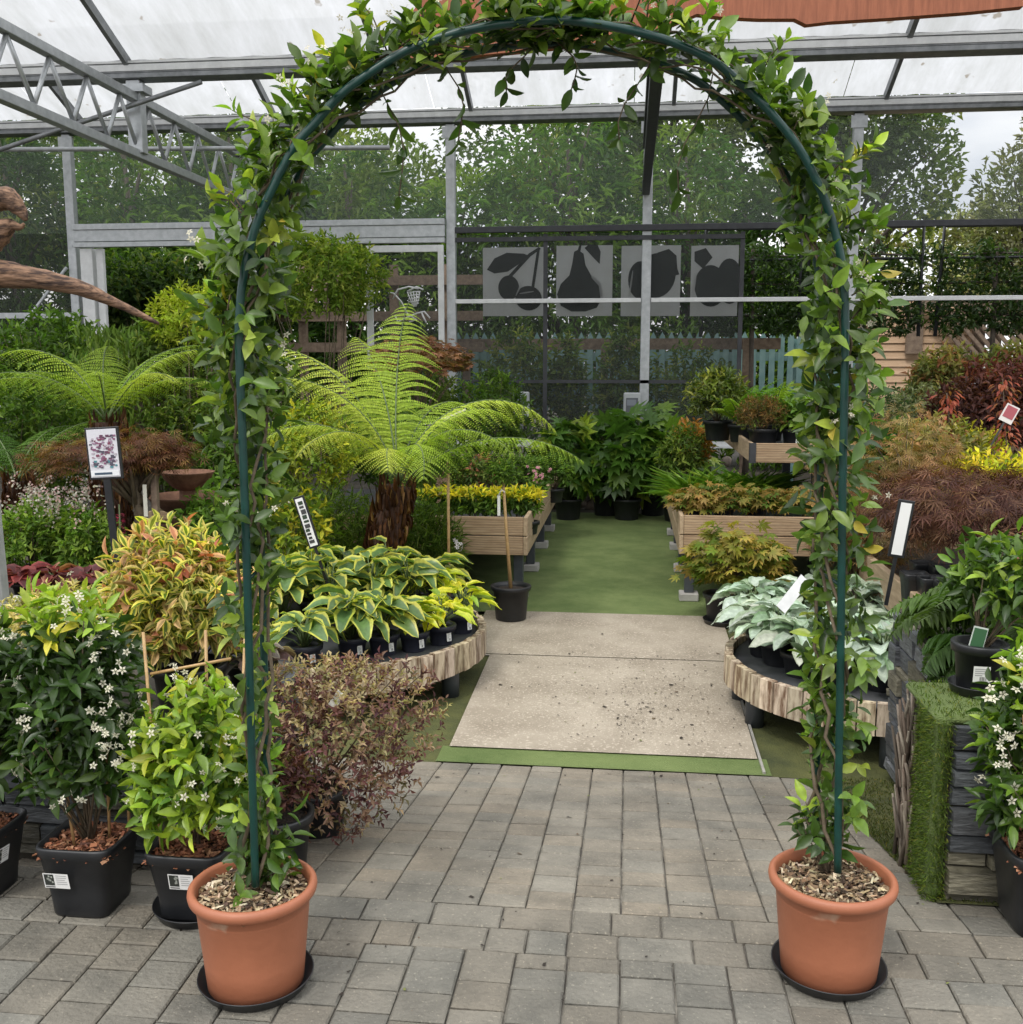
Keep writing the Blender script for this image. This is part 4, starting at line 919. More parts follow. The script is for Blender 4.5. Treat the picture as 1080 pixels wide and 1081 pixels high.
# drooping big leaf on the second hosta's left
BR = [(4, (.37, .44, .36), (.29, .37, .27)), (3, (.43, .50, .42), (.33, .41, .3)), (1, (.27, .36, .25), (.18, .27, .15))]
GB = 'silver leaved plants on the right bench'
def onR(px, py): p = atz(px, py, TOPZ - .03); return Vector((p.x, p.y, TOPZ - .03))
for (px, py), l, n in (((808, 691), 'silver brunnera at the front left of the right bench', 34), ((868, 700), 'silver brunnera behind the right arch leg', 26), ((930, 726), 'silver brunnera at the right end of the bench front', 34), ((962, 706), 'silver brunnera at the far right edge of the bench', 30), ((900, 700), 'silver brunnera just right of the arch leg', 30), ((846, 712), 'silver brunnera at the bench front left of the arch leg', 30), ((886, 720), 'silver brunnera at the bench front right of the arch leg', 30), ((822, 700), 'silver brunnera below the white tag', 30), ((795, 668), 'silver brunnera at the left rim of the right bench', 28), ((945, 668), 'silver brunnera in the second row at the foot of the leaning sign', 28), ((905, 668), 'silver brunnera in the second row below the leaning sign', 30), ((845, 668), 'silver brunnera in the second row beside the white tag', 28)):
    hosta(l, onR(px, py), .27, .20, n + 8, .135, BR, .098, .12, W=.72, name='brunnera', potm=BLACKP, lab=False, group=GB, tm='hosta', m=SILVER)
p = at(836, 628, 4.95); b = MB(); M = Matrix.Translation(p) @ Matrix.Rotation(math.radians(42), 4, 'Y') @ Matrix.Rotation(math.radians(-25), 4, 'X')
b.box((-.028, -.001, -.095), (.028, .001, .11), M=M); tag(b.build('plant_tag', WHITEM), 'large white blank plant tag leaning among the silver leaves', 'plant tag')
# left front: silver-purple heuchera at bench edge
HEU = [(3, (.10, .085, .11), (.19, .18, .2)), (2, (.06, .04, .06), (.12, .1, .13))]

# ------------------------------------------------------------------ signs on stakes
def stake_sign(label, p0, p1, w, strip_w, dark_text):
    """long narrow sign along p0 (bottom) -> p1 (top), with stake to below"""
    p0 = Vector(p0); p1 = Vector(p1); ax = (p1 - p0).normalized(); root = thing('plant_sign', label, 'sign', p0); o = Vector(root.location)
    z = ax; x = Vector((0, 1, 0)).cross(z).normalized(); y = z.cross(x); M = Matrix((x, y, z)).transposed().to_4x4(); M.translation = p0; L = (p1 - p0).length
    b = MB(); b.box((-w / 2, -.006, 0), (w / 2, .006, L), bev=.002, M=M); b.box((-.008, -.004, -.22), (.008, .004, -.001), M=M); b.build('backing', BLACKP, root, off=o)
    b = MB(); b.box((-strip_w / 2, -.0085, .012), (strip_w / 2, -.0065, L - .012), (.75, .75, .73), M=M)
    if dark_text:
        zz = .03
        while zz < L - .03:
            k = random.uniform(.012, .028); b.box((-strip_w * random.uniform(.2, .42), -.0105, zz), (strip_w * random.uniform(.1, .42), -.009, zz + k), random.choice([(.02, .02, .02), (.03, .05, .03), (.05, .05, .05)]), M=M); zz += k + random.uniform(.004, .012)
    else: pass
    b.build('face', VCOL, root, off=o)
    return root
stake_sign('narrow black sign with white lettering leaning left of the hostas', at(333, 578, 5.6), at(315, 524, 5.6), .066, .046, True)
stake_sign('narrow white faced black edged sign leaning above the silver plants', at(945, 588, 4.6), at(957, 528, 4.6), .07, .046, False)
ps = thing('picture_sign', 'black framed picture sign of purple maple leaves on a stake', 'sign', at(113, 500, 5.2)); o = Vector(ps.location); ps_rot = -.06
M = Matrix.Translation(o) @ Matrix.Rotation(ps_rot, 4, 'Y')
b = MB(); b.box((-.095, -.008, -.03), (.095, .008, .25), bev=.003, M=M); b.box((-.02, -.006, -.6), (.02, .006, -.031), M=M); b.build('frame', BLACKP, ps, off=o)
b = MB(); b.box((-.083, -.0105, -.018), (.083, -.0085, .24), (.62, .62, .66), M=M)
for k in range(150):
    x, z = random.uniform(-.075, .065), random.uniform(.03, .205); s = random.uniform(.006, .018); c = random.choice([(.12, .05, .09), (.22, .09, .16), (.3, .2, .28), (.08, .07, .1), (.45, .4, .45), (.07, .22, .25) if z < .07 else (.2, .06, .1)])
    b.box((x, -.0125 - .00001 * k, z), (x + s, -.011, z + s * random.uniform(.5, 1)), c, M=M)
b.box((-.08, -.0135, -.012), (.08, -.0128, .018), (.72, .74, .76), M=M); b.box((-.06, -.0145, -.004), (.04, -.0138, .008), (.05, .08, .12), M=M); b.build('picture', VCOL, ps, off=o)
# ------------------------------------------------------------------ generic shrubs
def shrub(name, label, loc, c, rad, ntips, per, L, W, pal, tm='ovate', cat='shrub', pot=None, m=None, group=None, incl=(35, 80), up=.35, shell=.4, lump=.25, zmin=-.7, nst=14, flow=None, new=0, lab=None, step=.35, flat=0, stemr=.004, saucer_=None, extra=None):
    """c: crown centre relative to the base; pot = (kind, size, height, material)"""
    loc = Vector(loc); root = thing(name, label, cat, loc, group); bz = 0
    if pot:
        kind, s, h, pm = pot
        if kind == 'sq': square_pot(root, s, h, pm)
        else: round_pot(root, s, h, pm)
        bz = h - .03
    P, O = blob(ntips, c, rad, shell, lump, zmin, up=up); lf = LF()
    if new:
        hi = P[:, 2] > np.quantile(P[:, 2], 1 - new); twigs(lf, P[~hi], O[~hi], per, L, W, pal, tm, incl, step, flat=flat); twigs(lf, P[hi], O[hi], per, L * .9, W, NEW, tm, incl, step, flat=flat)
    else: twigs(lf, P, O, per, L, W, pal, tm, incl, step, flat=flat)
    mb = MB(); stems(mb, (0, 0, bz), P, nst, stemr); mb.build('stems', STEM, root)
    lf.build('foliage', m or LEAF, root)
    if flow:
        k, size, c0, c1, pr, sprd = flow; fl = LF(); d = rnd(k * 5); d = d[(d[:, 1] < .2) & (d[:, 2] > -.45)][:k]
        fp = np.asarray(c) + d * np.asarray(rad) * 1.02; flowers(fl, fp, d + np.array([0, -.4, 0]), size, c0, c1, pr, sprd); fl.build('blossoms', PETAL, root)
    if lab: pot_label(root, *lab)
    return root
# --- front left: star jasmines in square black pots
WF = ((.66, .62, .42), (.78, .76, .66))
def canes(root, lst):
    for a, c in lst: b = MB(); b.tube([a, c], .0045, 7); b.build('cane', CANE, root)
SQ = ('sq', .225, .215, None)
j = shrub('star_jasmine', 'dark star jasmine in a square black pot cut off at the left frame edge', (-1.90, 2.66, 0), (.05, .0, .58), (.20, .16, .36), 270, 5, .058, .36, JAS_DK, 'ovate', 'potted plant', SQ, LEAFG, 'star jasmines in black pots', flow=(10, .026, *WF, 4, .02), new=.08)
canes(j, [((.06, -.04, .19), (.065, -.03, .55))]); pot_label(j, (.113, -.045, .14), (1, -.15, -.2), .05, .05)
j = shrub('star_jasmine', 'dark star jasmine with pale shoot tips in the middle square black pot', (-1.525, 2.63, 0), (-.03, .03, .58), (.20, .16, .36), 320, 5, .058, .36, JAS_DK, 'ovate', 'potted plant', SQ, LEAFG, 'star jasmines in black pots', flow=(16, .025, *WF, 5, .02), new=.10)
canes(j, [((-.03, -.03, .19), (-.085, .0, .62)), ((.05, .02, .19), (.06, .02, .6)), ((.1, .04, .19), (.11, .04, .55))]); pot_label(j, (-.04, -.114, .125), (-.0, -1, -.22), .074, .05)
fl = LF(); P = np.array([(.13, -.1, .60), (.14, -.1, .66), (.13, -.12, .52), (.15, -.1, .47), (.03, -.14, .37), (.15, -.12, .55)]); flowers(fl, P, np.array([0, -1., .2]), .024, *WF, 7, .02); fl.build('blossoms', PETAL, j)
j = shrub('star_jasmine', 'yellow green star jasmine on three canes in a black pot on a saucer', (-1.205, 2.63, .009), (.02, -.02, .44), (.20, .16, .25), 270, 5, .056, .38, [(2, (.04, .10, .018)), (4, (.085, .17, .028)), (4, (.16, .26, .035)), (2, (.25, .34, .05))], 'ovate', 'potted plant', ('sq', .225, .205, None), LEAFG, 'star jasmines in black pots', flow=(12, .026, *WF, 4, .02), new=.12)
canes(j, [((-.09, -.03, .19), (-.135, .02, .80)), ((.02, .05, .19), (.03, .06, .80)), ((.12, -.0, .19), (.16, .02, .79)), ((-.12, .02, .68), (.10, .06, .72)), ((.02, .06, .62), (.20, .02, .60))]); pot_label(j, (.0, -.106, .13), (0, -1, -.2), .072, .05)
saucer('plant_saucer', 'black saucer under the yellow green star jasmine', .125, (-1.205, 2.63, .001))
fl = LF(); P = np.stack([R.uniform(-.17, .2, 14), R.uniform(-.19, -.1, 14), R.uniform(.24, .62, 14)], 1); flowers(fl, P, np.array([0, -1., .2]), .022, *WF, 4, .018); fl.build('blossoms', PETAL, j)
# --- on the left bed
VAR = [(5, (.07, .12, .03), (.36, .37, .16)), (4, (.12, .15, .05), (.38, .37, .21)), (2, (.19, .14, .10), (.38, .28, .22)), (.8, (.26, .12, .11), (.36, .22, .19)), (3, (.05, .10, .02), (.4, .42, .12))]
p = Vector((-1.50, 3.28, .36)); rr = shrub('variegated_shrub', 'yellow and pink variegated shrub behind the cane supported jasmine', p, (.0, .0, .36), (.31, .27, .26), 720, 5, .056, .40, VAR, 'varieg', 'shrub', ('rd', .12, .17, None), LEAF, incl=(35, 85), lump=.3, nst=18)
pot_label(rr, (.02, -.121, .09), (0, -1, -.1), .05, .04, 1)
lf = LF(); P, O = blob(15, (-.02, 0, .42), (.3, .26, .26), .85, .2, .1); twigs(lf, P, O, 4, .06, .4, [(2, (.28, .10, .10)), (3, (.32, .18, .14)), (1, (.36, .26, .18))], 'ovate'); lf.build('young_leaves', LEAF, rr)
CRM = [(4, (.16, .17, .09), (.48, .46, .34)), (3, (.35, .34, .22), (.55, .53, .42)), (2, (.06, .08, .04), (.3, .3, .2))]
shrub('variegated_shrub', 'small cream white variegated shrub behind the middle jasmine', (-1.98, 3.3, .36), (.0, .0, .28), (.24, .2, .15), 420, 5, .028, .4, CRM, 'simple', 'shrub', ('rd', .1, .14, None), LEAF)
# purple loropetalum-like shrubs
PUR = [(3, (.05, .022, .040)), (4, (.10, .050, .078)), (4, (.17, .12, .135)), (3, (.25, .22, .21)), (1, (.07, .07, .05))]
rr = shrub('purple_shrub', 'purple and cream leaved shrub spilling towards the paved ramp', (-1.07, 3.33, gz(3.33)), (.05, -.03, .35), (.33, .27, .27), 1150, 5, .023, .42, PUR, 'simple', 'shrub', ('rd', .105, .17, None), LEAF, lump=.55, shell=.3, nst=20, zmin=-1)
lf = LF(); P, O = blob(330, (.05, -.03, .38), (.32, .26, .27), .85, .5, .0); twigs(lf, P, O, 5, .021, .42, [(3, (.27, .26, .22)), (2, (.20, .20, .15)), (3, (.16, .11, .12))], 'simple'); lf.build('young_leaves', LEAF, rr)
shrub('purple_shrub', 'small dark purple shrub in a black pot behind the left terracotta pot', (-1.08, 2.95, gz(2.95)), (-.02, .0, .30), (.15, .13, .12), 240, 5, .026, .42, [(4, (.045, .02, .03)), (2, (.08, .04, .05)), (2, (.12, .12, .06))], 'simple', 'shrub', ('rd', .105, .19, None), LEAF)
hosta('silver purple heuchera between the arch leg and the hostas', Vector((-1.36, 3.5, .36)), .18, .09, 26, .085, HEU, .085, .11, W=.95, name='heuchera', lab=False, tm='hosta', potm=BLACKP)
b = MB(); b.box((-.015, -.002, 0), (.015, .002, .06), (.8, .8, .78), M=Matrix.Translation((-.97, 3.2, .42)) @ Matrix.Rotation(.6, 4, 'Y')); tag(b.build('plant_tag', VCOL), 'small white tag standing in the purple and cream shrub', 'plant tag')
# bollard
b = MB(); M = Matrix.Translation((-2.385, 3.6, .3)) @ Matrix.Rotation(-.03, 4, 'Y'); b.box((-.03, -.03, 0), (.03, .03, .74), bev=.008, M=M); tag(b.build('steel_post', GALV), 'plain grey steel post at the left frame edge', 'post')
# middle left bed (ground between) : long low stone edge
b = MB()
for k in range(6):
    x = -4.9 + k * .42; b.box((x, 5.0 + R.uniform(-.02, .02), -.25), (x + .40, 5.2, .30 + R.uniform(-.01, .01)), bev=.02)
tag(b.build('stone_edging', CONC), 'low grey stone block edging below the burgundy plants', 'edging')
mb = MB(); mb.box((-6.5, 5.22, -.3), (-2.62, 7.2, .24)); tag(mb.build('planting_bed', EARTH), 'soil bed behind the grey stone edging', 'planting bed')
BUR = [(3, (.07, .012, .018), (.13, .03, .04)), (3, (.05, .015, .025), (.09, .03, .05)), (1, (.14, .05, .06), (.2, .12, .13))]
for px, py, l in ((52, 592, 'deep red heuchera on the stone edging beside the grey post'), (88, 596, 'dark purple heuchera on the edging left of the variegated shrub'), (22, 588, 'deep red heuchera partly hidden by the grey post')):
    q = at(px, py, 5.3); hosta(l, Vector((q.x, 5.35, .235)), .2, .10, 30, .11, BUR, .08, .10, W=.9, name='heuchera', potm=BLACKP, lab=False, group='burgundy heucheras', m=LEAF)
# astilbes
AST = [(4, (.05, .11, .02)), (3, (.08, .15, .03)), (1, (.12, .2, .04))]
for k, (px, Y, l) in enumerate(((30, 5.7, 'pale flowered astilbe nearest the grey post'), (62, 5.9, 'pinkish flowered astilbe in the middle of the clump'), (92, 5.7, 'cream flowered astilbe directly left of the picture sign'), (45, 6.3, 'green astilbe at the back of the clump'))):
    q = at(px, 540, Y); rr = shrub('astilbe', l, (q.x, Y, .235), (0, 0, .25), (.2, .2, .22), 260, 5, .05, .4, AST, 'simple', 'potted plant', ('rd', .08, .11, None), LEAF, group='astilbes beside the picture sign')
    fl = LF(); n = 26; P = np.stack([R.normal(0, .12, n), R.normal(0, .1, n), .47 + R.uniform(-.06, .12, n)], 1); n2 = 10
    for t in range(n2): fl.add('chip', P + np.stack([R.normal(0, .012, n), R.normal(0, .012, n), R.uniform(-.06, .04, n)], 1), rnd(n), rnd(n), .014, .012, *pick([(3, (.45, .42, .33)), (2, (.45, .3, .27)), (1, (.5, .5, .42))], n))
    fl.build('flower_plumes', PETAL, rr)
# red flower spike
q = at(120, 560, 5.25); rr = thing('red_flower_spike', 'single dark red flower spike below the picture sign', 'flowering plant', (q.x, 5.32, .235)); b = MB(); b.tube([(0, 0, 0), (.005, 0, .55)], .004, 5); b.build('stem', GSTEM, rr)
fl = LF(); n = 320; z = R.uniform(.12, .5, n); a = R.uniform(0, 6.28, n); P = np.stack([np.cos(a) * .018, np.sin(a) * .018, z], 1); fl.add('kite', P, np.stack([np.cos(a), np.sin(a), R.uniform(-.3, .5, n)], 1), np.array([0, 0, 1.]), .018, .012, *pick([(3, (.35, .03, .07)), (2, (.22, .02, .05))], n)); fl.build('blossoms', PETAL, rr)
n = 60; lf = LF(); a = R.uniform(0, 6.28, n); lf.add('lance', np.stack([np.cos(a) * .02, np.sin(a) * .02, R.uniform(.02, .15, n)], 1), np.stack([np.cos(a), np.sin(a), R.uniform(-.1, .6, n)], 1), np.array([0, 0, 1.]), .09, .03, *pick(AST, n)); lf.build('foliage', LEAF, rr)
# weeping maroon maple with trunk
MAR = [(4, (.05, .022, .018)), (3, (.075, .035, .025)), (2, (.09, .055, .03)), (1, (.12, .09, .04))]
def acer(name, label, loc, c, rad, n, L, pal, tm='dissect', trunk_r=.02, pot=None, group=None, zmin=-.2, cat='maple', weep=.6, per=3, post=False, tier=True):
    root = thing(name, label, cat, loc, group); bz = 0
    if pot: round_pot(root, pot[0], pot[1], BLACKP, rim=.014); bz = pot[1] - .03
    P, O = blob(n, c, rad, .55, .35 if tm != 'dissect' else .5, zmin, 9 if tm != 'dissect' else 16, .1)
    # tier the foliage in layers
    if tm != 'dissect': P[:, 2] = c[2] + np.round((P[:, 2] - c[2]) / (rad[2] * .33)) * rad[2] * .33 + R.normal(0, rad[2] * .05, len(P))
    lf = LF(); base, edge = pick(pal, len(P), .25)
    for jn in range(per):
        D = np.stack([P[:, 0] - c[0], P[:, 1] - c[1], np.zeros(len(P))], 1); D = unit(D) + R.normal(size=D.shape) * .7; D[:, 2] = -weep * R.uniform(.3, 1.2, len(P))
        l = L * R.uniform(.7, 1.25, len(P)); k = R.uniform(.85, 1.15, (len(P), 1)); lf.add(tm, P + R.normal(size=P.shape) * L * .45, D, np.array([0, 0, 1.]) + R.normal(size=P.shape) * .35, l, l, base * k, edge * k)
    mb = MB(); top = Vector((c[0], c[1], c[2] - rad[2] * .15)); mb.tube([(0, 0, bz), Vector((0, 0, bz)).lerp(top, .5) + Vector((.02, 0, 0)), top], [trunk_r, trunk_r * .85, trunk_r * .6], 8)
    for i in R.choice(len(P), min(26, len(P)), replace=False):
        e = Vector(P[i]); s = Vector((0, 0, bz)).lerp(top, random.uniform(.55, 1)); mb.tube([s, s.lerp(e, .5) + Vector((0, 0, rad[2] * .25)), e], [trunk_r * .4, trunk_r * .25, .0015], 5)
    mb.build('branches', STEM, root); lf.build('foliage', LEAF, root); return root
q = at(142, 470, 6.0); rr = acer('weeping_maple', 'weeping maroon lace leaf maple standing behind the picture sign', (q.x, 6.05, .235), (-.05, 0, .72), (.72, .5, .22), 560, .065, MAR, trunk_r=.045)
b = MB(); b.box((.075, -.02, 0), (.115, .02, .75), bev=.004); b.build('support_stake', FENCEW, rr); b = MB(); b.box((.045, -.06, .38), (.07, -.056, .58), (.72, .7, .6)); b.build('label', VCOL, rr)
# driftwood sculpture
dw = thing('driftwood_branch', 'large brown driftwood limb reaching in from the left edge', 'driftwood', (-2.95, 3.9, .1)); o = Vector(dw.location); YD = 3.9
def dtube(pl, rs, seg=12): b.tube(spline([at(px, py, YD + dy) for px, py, dy in pl], 6), list(np.interp(np.linspace(0, 1, (len(pl) - 1) * 6 + 1), np.linspace(0, 1, len(rs)), rs)), seg, jit=.07)
b = MB(); dtube([(-120, 640, 0), (-105, 480, 0), (-90, 370, 0), (-60, 310, 0), (-20, 290, 0), (30, 293, 0), (80, 303, 0), (125, 321, .03), (168, 342, .06)], [.10, .085, .075, .068, .062, .045, .032, .018, .006])
dtube([(-70, 320, 0), (-40, 285, -.02), (-20, 262, -.02), (0, 245, -.02), (14, 236, -.03)], [.07, .06, .06, .05, .02]); dtube([(-30, 230, 0), (-10, 214, -.02), (8, 210, -.03), (20, 220, -.03), (28, 233, -.03)], [.05, .05, .045, .03, .008]); dtube([(-60, 300, 0), (-50, 260, 0), (-30, 230, 0)], [.06, .05, .05])
dtube([(14, 238, -.03), (22, 240, -.03), (26, 236, -.03)], [.02, .012, .005], 8)
b.build('limb', LOG, dw, off=o)
# rusty tiered bowl
fo = thing('tiered_bowl', 'rusty tiered iron bowls stacked as a water feature', 'fountain', (at(200, 540, 6.6).x, 6.6, .2)); b = MB()
for r, z in ((.17, .62), (.26, .46), (.2, .28)):
    b.lathe([(.04, z - .12), (r * .6, z - .09), (r * .92, z - .03), (r, z), (r + .012, z + .012), (r - .004, z + .014), (r * .85, z - .03), (r * .4, z - .08), (.002, z - .085)], 40)
b.tube([(0, 0, 0), (0, 0, .6)], [.09, .05], 16); b.build('bowls', RUST, fo)

# ------------------------------------------------------------------ ferns
def frond(lf, mb, base, az, el, L, droop, npin, plen, pal, nleaf=10, curlz=0, tw=0):
    lw = .47 * L / npin
    d = Vector((math.cos(az), math.sin(az), 0)); side = Vector((-d.y, d.x, 0)); p = Vector(base); pts = [p.copy()]; T = []
    n = 26; e = el
    for i in range(n):
        e = el - droop * ((i + 1) / n) ** 1.3; t = d * math.cos(e) + Vector((0, 0, math.sin(e))); p = p + t * (L / n) + side * tw * (i / n) * L / n; pts.append(p.copy()); T.append(t)
    T.append(T[-1]); mb.tube(pts[::2], list(np.linspace(.0075, .0015, len(pts[::2]))), 6)
    c0, c1 = pick(pal, 1, .12); c0 = c0[0]; c1 = c1[0]
    PP = []; DD = []; NN = []; LL = []; CC = []
    for k in range(npin):
        u = .14 + .86 * (k + .5) / npin; f = u * n; i = min(int(f), n - 1); pos = pts[i].lerp(pts[i + 1], f - i); t = T[i]
        nn = side.cross(t).normalized(); nn = -nn if nn.z < 0 else nn
        prof = min(1, (u - .08) / .3) ** .7 * (1 - u ** 3.2) ** .9 + .05
        if nleaf < 12:
            for s in (-1, 1):
                pd = (side * s + t * .5 - nn * .1 + Vector(R.normal(size=3) * .08)).normalized(); l = plen * prof * random.uniform(.85, 1.1)
                lf.add('lance', [tuple(pos)], [tuple(pd)], [tuple(nn)], l, min(l * .3, L / npin * 1.5), c0 * random.uniform(.8, 1.2), c1 * random.uniform(.8, 1.2))
            continue
        for s in (-1, 1):
            pd = (side * s + t * .42 - nn * .12).normalized(); l = plen * prof * random.uniform(.8, 1.12); pd = (pd + t * random.uniform(-.12, .16)).normalized(); m = max(3, int(nleaf * (.35 + .65 * prof)))
            for q in range(m):
                v = (q + .4) / m; pp = pos + pd * (l * v) - Vector((0, 0, 1)) * (l * .45 * v * v); w = (1 - v ** 1.7)
                for s2 in (-1, 1):
                    ld = (pd * .55 + pd.cross(nn) * s2 - nn * .15).normalized(); PP.append(tuple(pp)); DD.append(tuple(ld)); NN.append(tuple(nn)); LL.append(lw * (.3 + .7 * w) * (.55 + .45 * prof))
    n_ = len(PP)
    if not n_: return
    kk = R.uniform(.82, 1.18, (n_, 1)); LL = np.array(LL); lf.add('kite', np.array(PP), np.array(DD), np.array(NN) + R.normal(size=(n_, 3)) * .12, LL, LL * .72, c0 * kk, c1 * kk)
FERN = [(3, (.14, .24, .035), (.19, .29, .05)), (3, (.11, .20, .03), (.15, .25, .045)), (2, (.20, .29, .06), (.25, .33, .08))]
FERND = [(3, (.03, .08, .02)), (3, (.05, .115, .025)), (1, (.08, .15, .03))]
def tree_fern(label, base, top, tr, fr, pal, npin=30, name='tree_fern', nleaf=10):
    base = Vector(base); top = Vector(top); root = thing(name, label, 'tree fern', base); o = base
    b = MB(); b.tube([base, base.lerp(top, .3), base.lerp(top, .7), top], [tr * 1.12, tr * 1.05, tr * .95, tr * .8], 22, jit=.05); b.build('trunk', FIBRE, root, off=o)
    lf = LF(); n = 700; u = R.uniform(0, 1.02, n); a = R.uniform(0, 6.28, n); ax = np.array(top - base); P = np.array(base) + ax * u[:, None] + np.stack([np.cos(a), np.sin(a), np.zeros(n)], 1) * tr * (1.1 - .25 * u)[:, None]
    lf.add('lance', P, np.stack([np.cos(a) * .45, np.sin(a) * .45, np.where(R.rand(n) < .7, 1, -1) * .9], 1), np.stack([np.cos(a), np.sin(a), np.zeros(n)], 1), R.uniform(.05, .12, n), .02, *pick([(4, (.032, .014, .009)), (2, (.07, .034, .02)), (.6, (.14, .09, .055))], n)); lf.build('trunk_fibres', LEAF, root, off=o)
    lf = LF(); mb = MB()
    for az, el, L, dr, pl in fr: frond(lf, mb, top, math.radians(az), math.radians(el), L, math.radians(dr), npin, pl, pal, nleaf, tw=random.uniform(-.45, .45))
    mb.build('frond_stalks', GSTEM, root, off=o); lf.build('fronds', LEAF, root, off=o); return root
q0 = at(393, 590, 6.35); q1 = at(420, 514, 6.35); q0.z = gz(6.35); q0.x -= .05
tree_fern('tall tree fern with brown fibrous trunk and bright fronds by the hostas', q0, q1, .105,
          [(14, 76, 1.36, 128, .38), (-4, 44, 1.30, 80, .34), (36, 66, 1.15, 95, .34), (150, 72, 1.42, 66, .36), (118, 80, 1.50, 52, .38), (176, 58, 1.25, 95, .36), (204, 66, 1.1, 110, .34), (234, 72, .95, 120, .32), (268, 62, .8, 105, .30), (308, 66, .9, 125, .32), (338, 70, 1.0, 120, .32), (78, 66, 1.25, 95, .34), (136, 84, 1.3, 70, .34), (190, 80, 1.15, 85, .34)], FERN, 25, nleaf=22)
q = at(115, 470, 7.3)
tree_fern('bright tree fern at left under the driftwood tip', (q.x, 7.3, gz(7.3)), (q.x, 7.3, 1.12), .13,
          [(20, 66, 1.2, 85, .34), (160, 66, 1.2, 85, .34), (0, 50, 1.1, 80, .32), (180, 50, 1.1, 80, .32), (60, 70, 1.0, 70, .3), (130, 70, 1.0, 70, .3), (200, 55, 1.05, 80, .3), (340, 55, 1.05, 80, .3), (250, 66, .8, 80, .28), (290, 66, .8, 80, .28)], FERN, 24, nleaf=18)
q = at(20, 520, 6.8)
tree_fern('dark green fern at the left edge below the bright tree fern', (q.x, 6.8, gz(6.8)), (q.x, 6.8, .72), .09,
          [(10, 50, 1.0, 80, .26), (50, 60, 1.0, 80, .26), (95, 60, .9, 80, .26), (140, 55, 1.0, 80, .26), (330, 45, 1.0, 75, .26), (300, 50, .9, 80, .26), (250, 45, .9, 80, .26), (200, 50, .9, 80, .26)], FERND, 24, nleaf=15)
def fern(label, loc, n, L, pal, pot=None, plen=.1, nleaf=6, npin=20, group=None, el=(35, 75), dr=(60, 95), name='fern', potm=None, dirs=None):
    root = thing(name, label, 'fern', loc, group); z = 0
    if pot: round_pot(root, pot[0], pot[1], BLACKP); z = pot[1] - .03
    lf = LF(); mb = MB()
    for i in range(n):
        az = i * 2.4 + random.uniform(-.3, .3); frond(lf, mb, (0, 0, z), az, math.radians(random.uniform(*el)), L * random.uniform(.75, 1.1), math.radians(random.uniform(*dr)), npin, plen * random.uniform(.85, 1.1), pal, nleaf)
    mb.build('frond_stalks', GSTEM, root); lf.build('fronds', LEAF, root); return root

# ------------------------------------------------------------------ long benches
def bench(label, x0, x1, y0, y1, z0, z1, legs, planks=2, corner=None, feet=True):
    root = thing('display_bench', label, 'bench', ((x0 + x1) / 2, (y0 + y1) / 2, gz((y0 + y1) / 2))); o = Vector(root.location); ph = (z1 - z0) / planks
    for k in range(planks):
        a, c = z0 + k * ph + .003, z0 + (k + 1) * ph - .003
        b = MB(); b.box((x0 + .031, y0, a), (x1 - .031, y0 + .03, c), bev=.004); b.build('plank', WOOD, root, off=o)
        for xx in (x0, x1 - .03):
            b = MB(); b.box((xx, y0 - .004, a), (xx + .03, y1, c), bev=.004); b.build('plank', WOODY, root, off=o)
    b = MB(); b.box((x0 + .035, y0 + .035, z0 + .06), (x1 - .035, y1 - .01, z0 + .09)); b.build('tabletop', DARKM, root, off=o)
    if corner: b = MB(); b.box((x0 - .004, y0 - .009, z0), (x0 + .04, y0 - .0045, z1)); b.box((x0 - .009, y0 - .009, z0), (x0 - .0045, y0 + .04, z1)); b.build('corner_bracket', DARKM, root, off=o)
    for x, y in legs:
        b = MB(); g = gz(y); b.box((x - .035, y - .035, g + .06), (x + .035, y + .035, z0 + .055), bev=.004); l = b.build('leg', LEGM, root, off=o)
        if feet: b = MB(); b.box((x - .07, y - .07, g), (x + .07, y + .07, g + .058), bev=.006); b.build('foot', CONC, l, off=o)
    return root
bench('long timber display bench on concrete feet left of the green carpet', -3.6, -.72, 7.3, 10.4, .17, .455, [(-.80, 7.45), (-.80, 8.4), (-.80, 9.35), (-.80, 10.2), (-2.2, 7.45), (-3.5, 7.45), (-3.5, 10.2)])
bench('long timber display bench on concrete feet right of the green carpet', .375, 3.2, 7.4, 10.2, .185, .475, [(.46, 7.55), (.46, 8.5), (.46, 9.4), (.46, 10.1), (1.6, 7.55), (3.1, 7.55), (3.1, 10.1)])
bench('upper timber shelf with black corner bracket above the right bench', .93, 3.2, 8.0, 10.2, .80, .955, [(1.5, 8.4), (3.0, 8.4), (1.5, 10), (3.0, 10)], 1, True, False)
# plants on the left bench
YEL = [(4, (.34, .34, .03)), (3, (.22, .28, .03)), (2, (.42, .40, .05)), (1, (.10, .17, .03))]
GRN = [(3, (.035, .08, .018)), (4, (.055, .12, .025)), (2, (.09, .17, .035))]
LB = .26
k = 0
for px in (455, 478, 500, 522, 545, 560):
    Y = 7.75; q = at(px, 530, Y); shrub('yellow_plant', 'small yellow topped plant in the front row on the left bench', (q.x, Y, LB), (0, 0, .22), (.10, .10, .10), 60, 5, .055, .4, GRN, 'simple', 'potted plant', ('rd', .062, .10, None), LEAF, 'yellow topped plants on the left bench', nst=8)
    lf = LF(); P, O = blob(34, (0, 0, .30), (.11, .11, .05), .5, .2, -.2); twigs(lf, P, O, 5, .05, .42, YEL, 'simple'); lf.build('young_leaves', LEAF, bpy.data.objects[-1] if False else [x for x in col.objects if x.name.startswith('yellow_plant')][-1])
